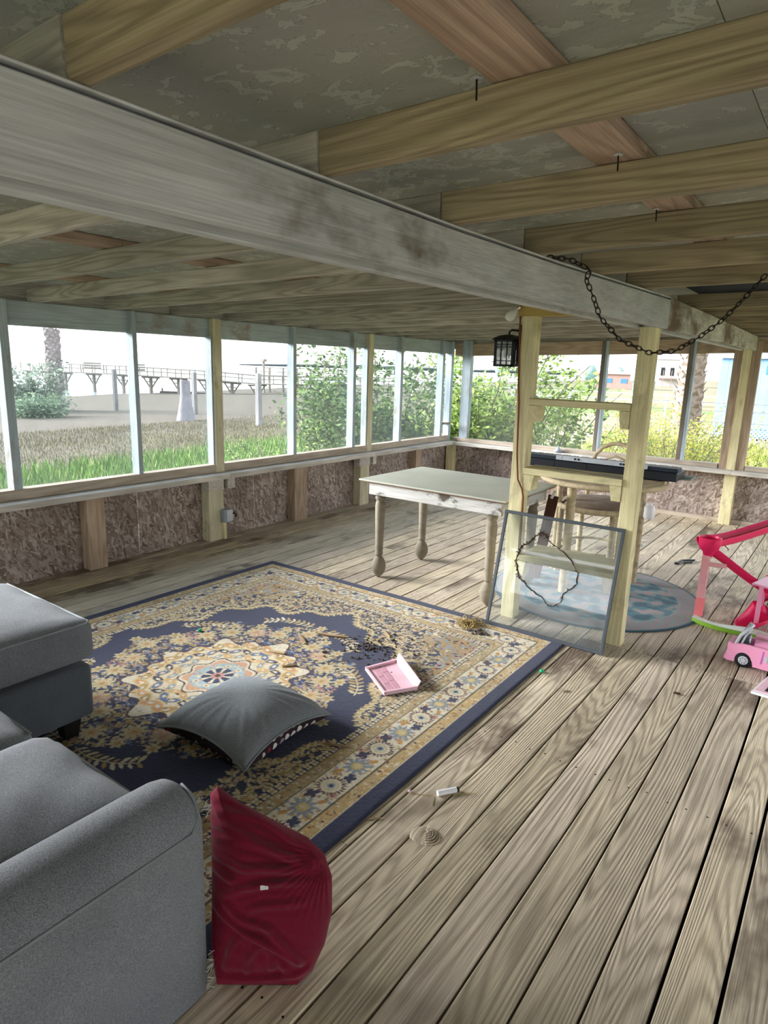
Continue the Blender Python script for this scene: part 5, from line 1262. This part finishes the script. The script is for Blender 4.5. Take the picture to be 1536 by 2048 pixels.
def trunk(name, x, y, h, r0, r1, mat, label, cat, scales=True, jag=0.0):
    bz = float(gz(np.array(x), np.array(y))); root = empty(name, (x, y, bz-.05), label=label, cat=cat); prof = []; nn_ = 22
    for k in range(nn_+1):
        t = k/nn_; r_ = r0+(r1-r0)*min(1, t*1.6)**.7; prof.append((r_*(1+(.05 if scales and k % 2 else 0)), h*t))
    n = 20; vs = []; fs = []
    for i_, (r_, z) in enumerate(prof):
        for k in range(n):
            a = 2*PI*k/n; jj = jag*abs(math.sin(a*1.5+.6))*(1 if i_ == nn_ else 0); q_ = 1+random.uniform(-.05, .05)
            vs.append((r_*q_*math.cos(a), r_*q_*math.sin(a), z-jj*h*.30+(.5*h*max(0, math.cos(a-.6))**8 if (i_ == nn_ and jag) else 0)*.3))
    fs = [(i_*n+k, i_*n+(k+1) % n, (i_+1)*n+(k+1) % n, (i_+1)*n+k) for i_ in range(nn_) for k in range(n)]+[tuple(nn_*n+k for k in range(n)), tuple(range(n-1, -1, -1))]
    MB().add(vs, fs).build('trunk', mat, root, smooth='auto')
    if scales:
        m = MB(); ns = 150
        for k in range(ns):
            a = k*2.4; t = .25+.75*k/ns; r_ = (r0+(r1-r0)*min(1, t*1.6)**.7)*.98; z = h*t; ca, sa = math.cos(a), math.sin(a); w = r0*.35; e_ = r0*random.uniform(.12, .4)
            m.add([(r_*ca-sa*w, r_*sa+ca*w, z), (r_*ca+sa*w, r_*sa-ca*w, z), ((r_+e_)*ca, (r_+e_)*sa, z+w*1.1), (r_*ca, r_*sa, z+w*.3)], [(0, 1, 2), (0, 2, 3), (1, 3, 2)])
        o = m.build('leaf_bases', mat, root); o['kind'] = 'stuff'
    return root
trunk('palm_trunk', -41.9, 21.8, 5.1, .62, .40, m_palm, 'tall bare palm trunk standing by the water in the leftmost window', 'tree')
m_stump = plain('weathered_stump', '8f8c90', .95, .15, 4, .6)
trunk('broken_stump', -27.6, 20.9, 2.15, .50, .25, m_stump, 'pale grey broken tree stump with a jagged top on the lawn', 'stump', False, 1.0)
trunk('palm_trunk', -3.9, 19.5, 5.0, .40, .30, plain('palm_trunk_pink', '8d7c70', .95, .25, 10, 1.0), 'shaggy palm trunk outside the back window beside the blue shed', 'tree')
m_fpost = wood('old_fence_post', '8f8d8c', '6a6865', rings=4)
for (x, y, h, lb) in ((-38.8, 24.0, 2.6, 'grey wooden post on the lawn near the second window mullion'), (-22.1, 20.7, 2.35, 'grey wooden post on the lawn in the third window'), (-31.5, 24.5, 2.4, 'grey wooden post standing just behind the broken stump')):
    bz = float(gz(np.array(x), np.array(y))); o = board('wooden_post', (x, y, bz-.05), (x, y, bz+h), .24, .22, m_fpost, None, up=(0, 1, 0), ch=.02); tag(o, lb, 'post')

# ============================================================ PIER
m_pier = wood('pier_timber', '8c8478', '6d665c', rings=3, tint=.06)
pr = empty('fishing_pier', (-65, 50, -2.3), label='long wooden fishing pier with railings and Y-shaped trestles over the bay', cat='pier')
PP = [Vector((-86.5, 41.5, -.15)), Vector((-79.0, 42.4, -.12)), Vector((-71.4, 45.3, -.16)), Vector((-62.5, 50.4, -.41)), Vector((-57.6, 53.8, -.74)), Vector((-55.0, 58.2, -.71)), Vector((-51.4, 63.3, -.66)), Vector((-47, 70, -.66))]
Z3 = Vector((0, 0, 1))
def along(spacing):
    out = []
    for a, b in zip(PP[:-1], PP[1:]):
        n = max(1, round((b-a).length/spacing)); out += [(a.lerp(b, k/n), (b-a).normalized()) for k in range(n)]
    return out
for a, b in zip(PP[:-1], PP[1:]):
    board('deck', a, b, 1.7, .10, m_pier, pr)
    s_ = (b-a).normalized().cross(Z3)
    for sg in (-1, 1):
        off = s_*sg*.8
        for hz, tk in ((.95, .07), (.52, .05)): board('rail', a+off+Z3*hz, b+off+Z3*hz, .07, tk, m_pier, pr)
for p, d_ in along(1.75):
    s_ = d_.cross(Z3)
    for sg in (-1, 1): board('railing_post', p+s_*sg*.8, p+s_*sg*.8+Z3*1.0, .09, .09, m_pier, pr, up=(1, 0, 0))
for p, d_ in along(3.6):
    if p.x > -53: continue
    s_ = d_.cross(Z3)
    board('trestle_pile', Vector((p.x, p.y, -3.0)), Vector((p.x, p.y, p.z-.05)), .28, .28, m_pier, pr, up=(1, 0, 0))
    for sg in (-1, 1):
        board('trestle_brace', Vector((p.x, p.y, p.z-1.5)), p+d_*sg*.95-Z3*.1, .12, .12, m_pier, pr, up=(0, 1, 0))
    board('trestle_cap', p-d_*1.1-Z3*.16, p+d_*1.1-Z3*.16, .14, .16, m_pier, pr)
    board('trestle_tie', p-d_*.6-Z3*.65, p+d_*.6-Z3*.65, .1, .1, m_pier, pr)
for (x, y, z0_, z1_) in ((-82.1, 41.77, -2.6, 1.4), (-71.0, 46.6, -2.6, 1.6), (-60.47, 57.54, -2.4, 1.95), (-54.3, 61.94, -2.0, 1.75)):
    board('tall_pile', (x, y, z0_), (x, y, z1_), .22, .22, m_pier, pr, up=(1, 0, 0))
for (x, y, z) in ((-60.47, 57.54, 1.95), (-54.3, 61.94, 1.75)): W(MB().box((x, y, z+.05), (.6, .5, .3)).build('lamp_head', m_pier, pr))
for (x, y, z) in ((-76.0, 44.2, .45), (-70.5, 46.5, .45)):
    for k in range(3): board('bench_slat', (x-1.0, y-.5, z+.28*k), (x+1.0, y+.5, z+.28*k), .12, .2, m_pier, pr)
pf = empty('boat_landing', (-59, 62, -2.3), label='higher timber boat landing with railings behind the middle of the pier', cat='pier')
A0, B0 = Vector((-63.0, 58.6, .1)), Vector((-51.5, 66.5, .1))
board('deck', A0, B0, 3.0, .14, m_pier, pf)
for k in range(9):
    p = A0.lerp(B0, k/8); board('pile', Vector((p.x, p.y, -2.9)), p+Z3*1.0, .2, .2, m_pier, pf, up=(1, 0, 0))
for hz in (.5, 1.0): board('rail', A0+Z3*hz, B0+Z3*hz, .08, .08, m_pier, pf)
sk = empty('low_jetty', (-66, 50, -2.3), label='dark low floating jetty beneath the pier trestles', cat='jetty')
board('float', (-68.5, 48.5, -2.16), (-60.5, 53.2, -2.16), 1.2, .35, plain('dark_jetty', '55524f', .9), sk)
for k in range(4): board('mooring_post', Vector((-68, 48.2, -2.5)).lerp(Vector((-61, 52.6, -2.5)), k/3), Vector((-68, 48.2, -1.6)).lerp(Vector((-61, 52.6, -1.6)), k/3), .15, .15, m_pier, sk, up=(1, 0, 0))

# ============================================================ BACK FIELD: SHED, FENCE, HOUSES, TREES
m_blue = plain('pale_blue_siding', '7da5cc', .6, .04, 2, .05); m_dblue = plain('strong_blue_band', '3f74c4', .5, .03); m_wroof = plain('white_metal_roof', 'c5d3dc', .5, .04)
sh = empty('blue_shed', (-1.5, 30, -.8), label='pale blue board-sided shed with white lattice skirt at the far right', cat='shed')
x = -4.95; k = 0
while x < 4.0:
    board('siding_board', (x+.15, 30.0, -.32), (x+.15, 30.0, 2.42), .294, .03, m_blue, sh, up=(0, -1, 0)); x += .30
W(MB().box((-.4, 32.2, .9), (9.0, 4.3, 3.2)).build('shed_body', m_blue, sh))
board('blue_band', (-3.3, 29.95, 2.02), (4.2, 29.95, 2.02), .34, .05, m_dblue, sh, up=(0, -1, 0))
W(MB().add([(-5.15, 29.8, 2.45), (4.4, 29.8, 2.45), (4.4, 32.3, 3.7), (-5.15, 32.3, 3.7), (-5.15, 34.6, 2.45), (4.4, 34.6, 2.45)], [(0, 1, 2, 3), (3, 2, 5, 4), (0, 3, 4), (1, 5, 2), (0, 4, 5, 1)]).build('roof', m_wroof, sh))
for k in range(60):
    x = -4.95+k*.155
    board('lattice_slat', (x, 29.96, -.80), (x+.45, 29.96, -.34), .035, .01, m_wroof, sh, up=(0, -1, 0)); board('lattice_slat', (x+.45, 29.95, -.80), (x, 29.95, -.34), .035, .01, m_wroof, sh, up=(0, -1, 0))
W(MB().box((-.4, 30.15, -.57), (9, .05, .46)).build('skirt_backing', m_navy_gap, sh))
fe = empty('wire_fence', (-7, 22, -.8), label='thin wire fence on dark posts crossing the back field', cat='fence')
m_wire = plain('fence_wire', '8b8780', .6)
for k in range(9):
    x = -12.5+k*1.35; board('fence_post', (x, 21+.3*k, -.85), (x, 21+.3*k, .95), .07, .07, m_bark, fe, up=(1, 0, 0))
for z in (-.1, .3, .65, .9): W(MB().tube([(-12.5, 21, z), (-1.7, 23.4, z)], .012, 4).build('wire', m_wire, fe))
fh = empty('field_fence', (-14, 40, -.8), label='white rail fence far out in the back field', cat='fence')
for z in (.1, .5): board('rail', (-28, 42, z), (-6, 44, z), .08, .05, m_wroof, fh)
for k in range(12): board('fence_post', (-28+2*k, 42+.182*k, -.8), (-28+2*k, 42+.182*k, .6), .12, .12, m_wroof, fh, up=(1, 0, 0))
def house(loc, w, d, h, wallm, roofm, label, rz=0.2, porch=False, rh=1.4):
    r_ = empty('house', loc, rz, label, 'house')
    MB().box((0, 0, h/2), (w, d, h)).build('walls', wallm, r_)
    MB().add([(-w/2-.3, -d/2-.3, h), (w/2+.3, -d/2-.3, h), (w/2+.3, d/2+.3, h), (-w/2-.3, d/2+.3, h), (-w/2-.3, 0, h+rh), (w/2+.3, 0, h+rh)], [(0, 1, 5, 4), (2, 3, 4, 5), (0, 4, 3), (1, 2, 5), (0, 3, 2, 1)]).build('roof', roofm, r_)
    for k in (-1, 0, 1): MB().box((k*w*.28, -d/2-.02, h*.55), (w*.12, .05, h*.3)).build('window', m_dblue if not porch else m_black, r_)
    if porch:
        for k in range(5): MB().box((-w/2+w*k/4, -d/2-1.6, h*.3), (.15, .15, h*.6)).build('porch_post', m_redb, r_)
        MB().box((0, -d/2-.9, h*.3), (w, 1.6, .2)).build('porch_deck', m_redb, r_)
    return r_
m_redb = plain('red_brown_timber', '9b7d72', .9); m_teal = plain('teal_paint', '86bdbb', .7); m_cream = plain('cream_wall', 'c9c6c0', .8); m_groof = plain('grey_roof', '9aa0a4', .8)
house((-17.6, 67, -.8), 1.9, 1.6, 1.9, m_teal, m_wroof, 'small teal outbuilding with a white roof far across the field')
house((-37, 164, -.8), 7, 6, 6.0, m_cream, m_groof, 'distant two-storey cream house on red-brown decks behind the right shelf post', .2, True, 2.2)
house((-12.3, 60, -.8), 1.2, 1.2, 1.2, m_teal, m_teal, 'tiny teal hut by the green strip in the far field', .1, False, .4)
house((-34, 118, -.8), 9, 4, 2.4, m_redb, m_redb, 'low red-brown building left of the teal outbuilding', .1, False, .5)
TL = ['hazy far tree, %s in the row on the field horizon' % w_o for w_o in ('third from the left', 'fourth from the left', 'fifth from the left', 'sixth from the left', 'seventh from the left', 'eighth from the left', 'second from the right', 'second from the left', 'rightmost', 'leftmost')]
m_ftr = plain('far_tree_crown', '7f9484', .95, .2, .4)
for i_, (x, y, s_) in enumerate(((-62, 112, 1.6), (-58, 118, 1.9), (-49, 116, 1.5), (-42, 122, 2.2), (-38.5, 128, 2.0), (-33, 120, 1.7), (-24, 104, 1.8), (-70, 120, 1.5), (-14, 110, 2.2), (-84, 110, 1.4))):
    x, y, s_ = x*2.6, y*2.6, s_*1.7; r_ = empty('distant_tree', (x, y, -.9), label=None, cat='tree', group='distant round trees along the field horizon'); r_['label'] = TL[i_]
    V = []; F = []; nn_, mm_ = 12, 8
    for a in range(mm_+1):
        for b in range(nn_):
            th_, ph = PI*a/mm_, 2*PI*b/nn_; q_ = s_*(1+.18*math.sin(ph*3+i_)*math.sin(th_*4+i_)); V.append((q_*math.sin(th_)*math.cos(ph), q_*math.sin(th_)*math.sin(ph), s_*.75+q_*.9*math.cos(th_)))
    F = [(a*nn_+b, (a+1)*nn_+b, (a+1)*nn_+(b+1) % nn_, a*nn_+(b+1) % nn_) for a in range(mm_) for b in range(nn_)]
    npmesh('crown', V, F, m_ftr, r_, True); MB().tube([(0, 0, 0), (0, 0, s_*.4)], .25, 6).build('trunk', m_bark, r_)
# shrubs behind the camera (reflected in the leaning glass)
bush('leafy_shrub', (-2.0, -8.0), 3.0, 3.0, 14, 2500, .12, LV, 'bright shrub behind the photographer, reflected in the glass pane', 41)

o = MB().add([(-2.75, 9.35, -.55), (-2.2, 9.25, -.5), (-2.1, 9.8, -.3), (-2.7, 9.9, -.35), (-2.45, 9.55, -.2)], [(0, 1, 4), (1, 2, 4), (2, 3, 4), (3, 0, 4), (3, 2, 1, 0)]).build('crumpled_tarp', plain('turquoise_sheet', '7fb5ab', .6)); tag(o, 'crumpled turquoise plastic sheet on the brush heap outside the back window', 'tarp')
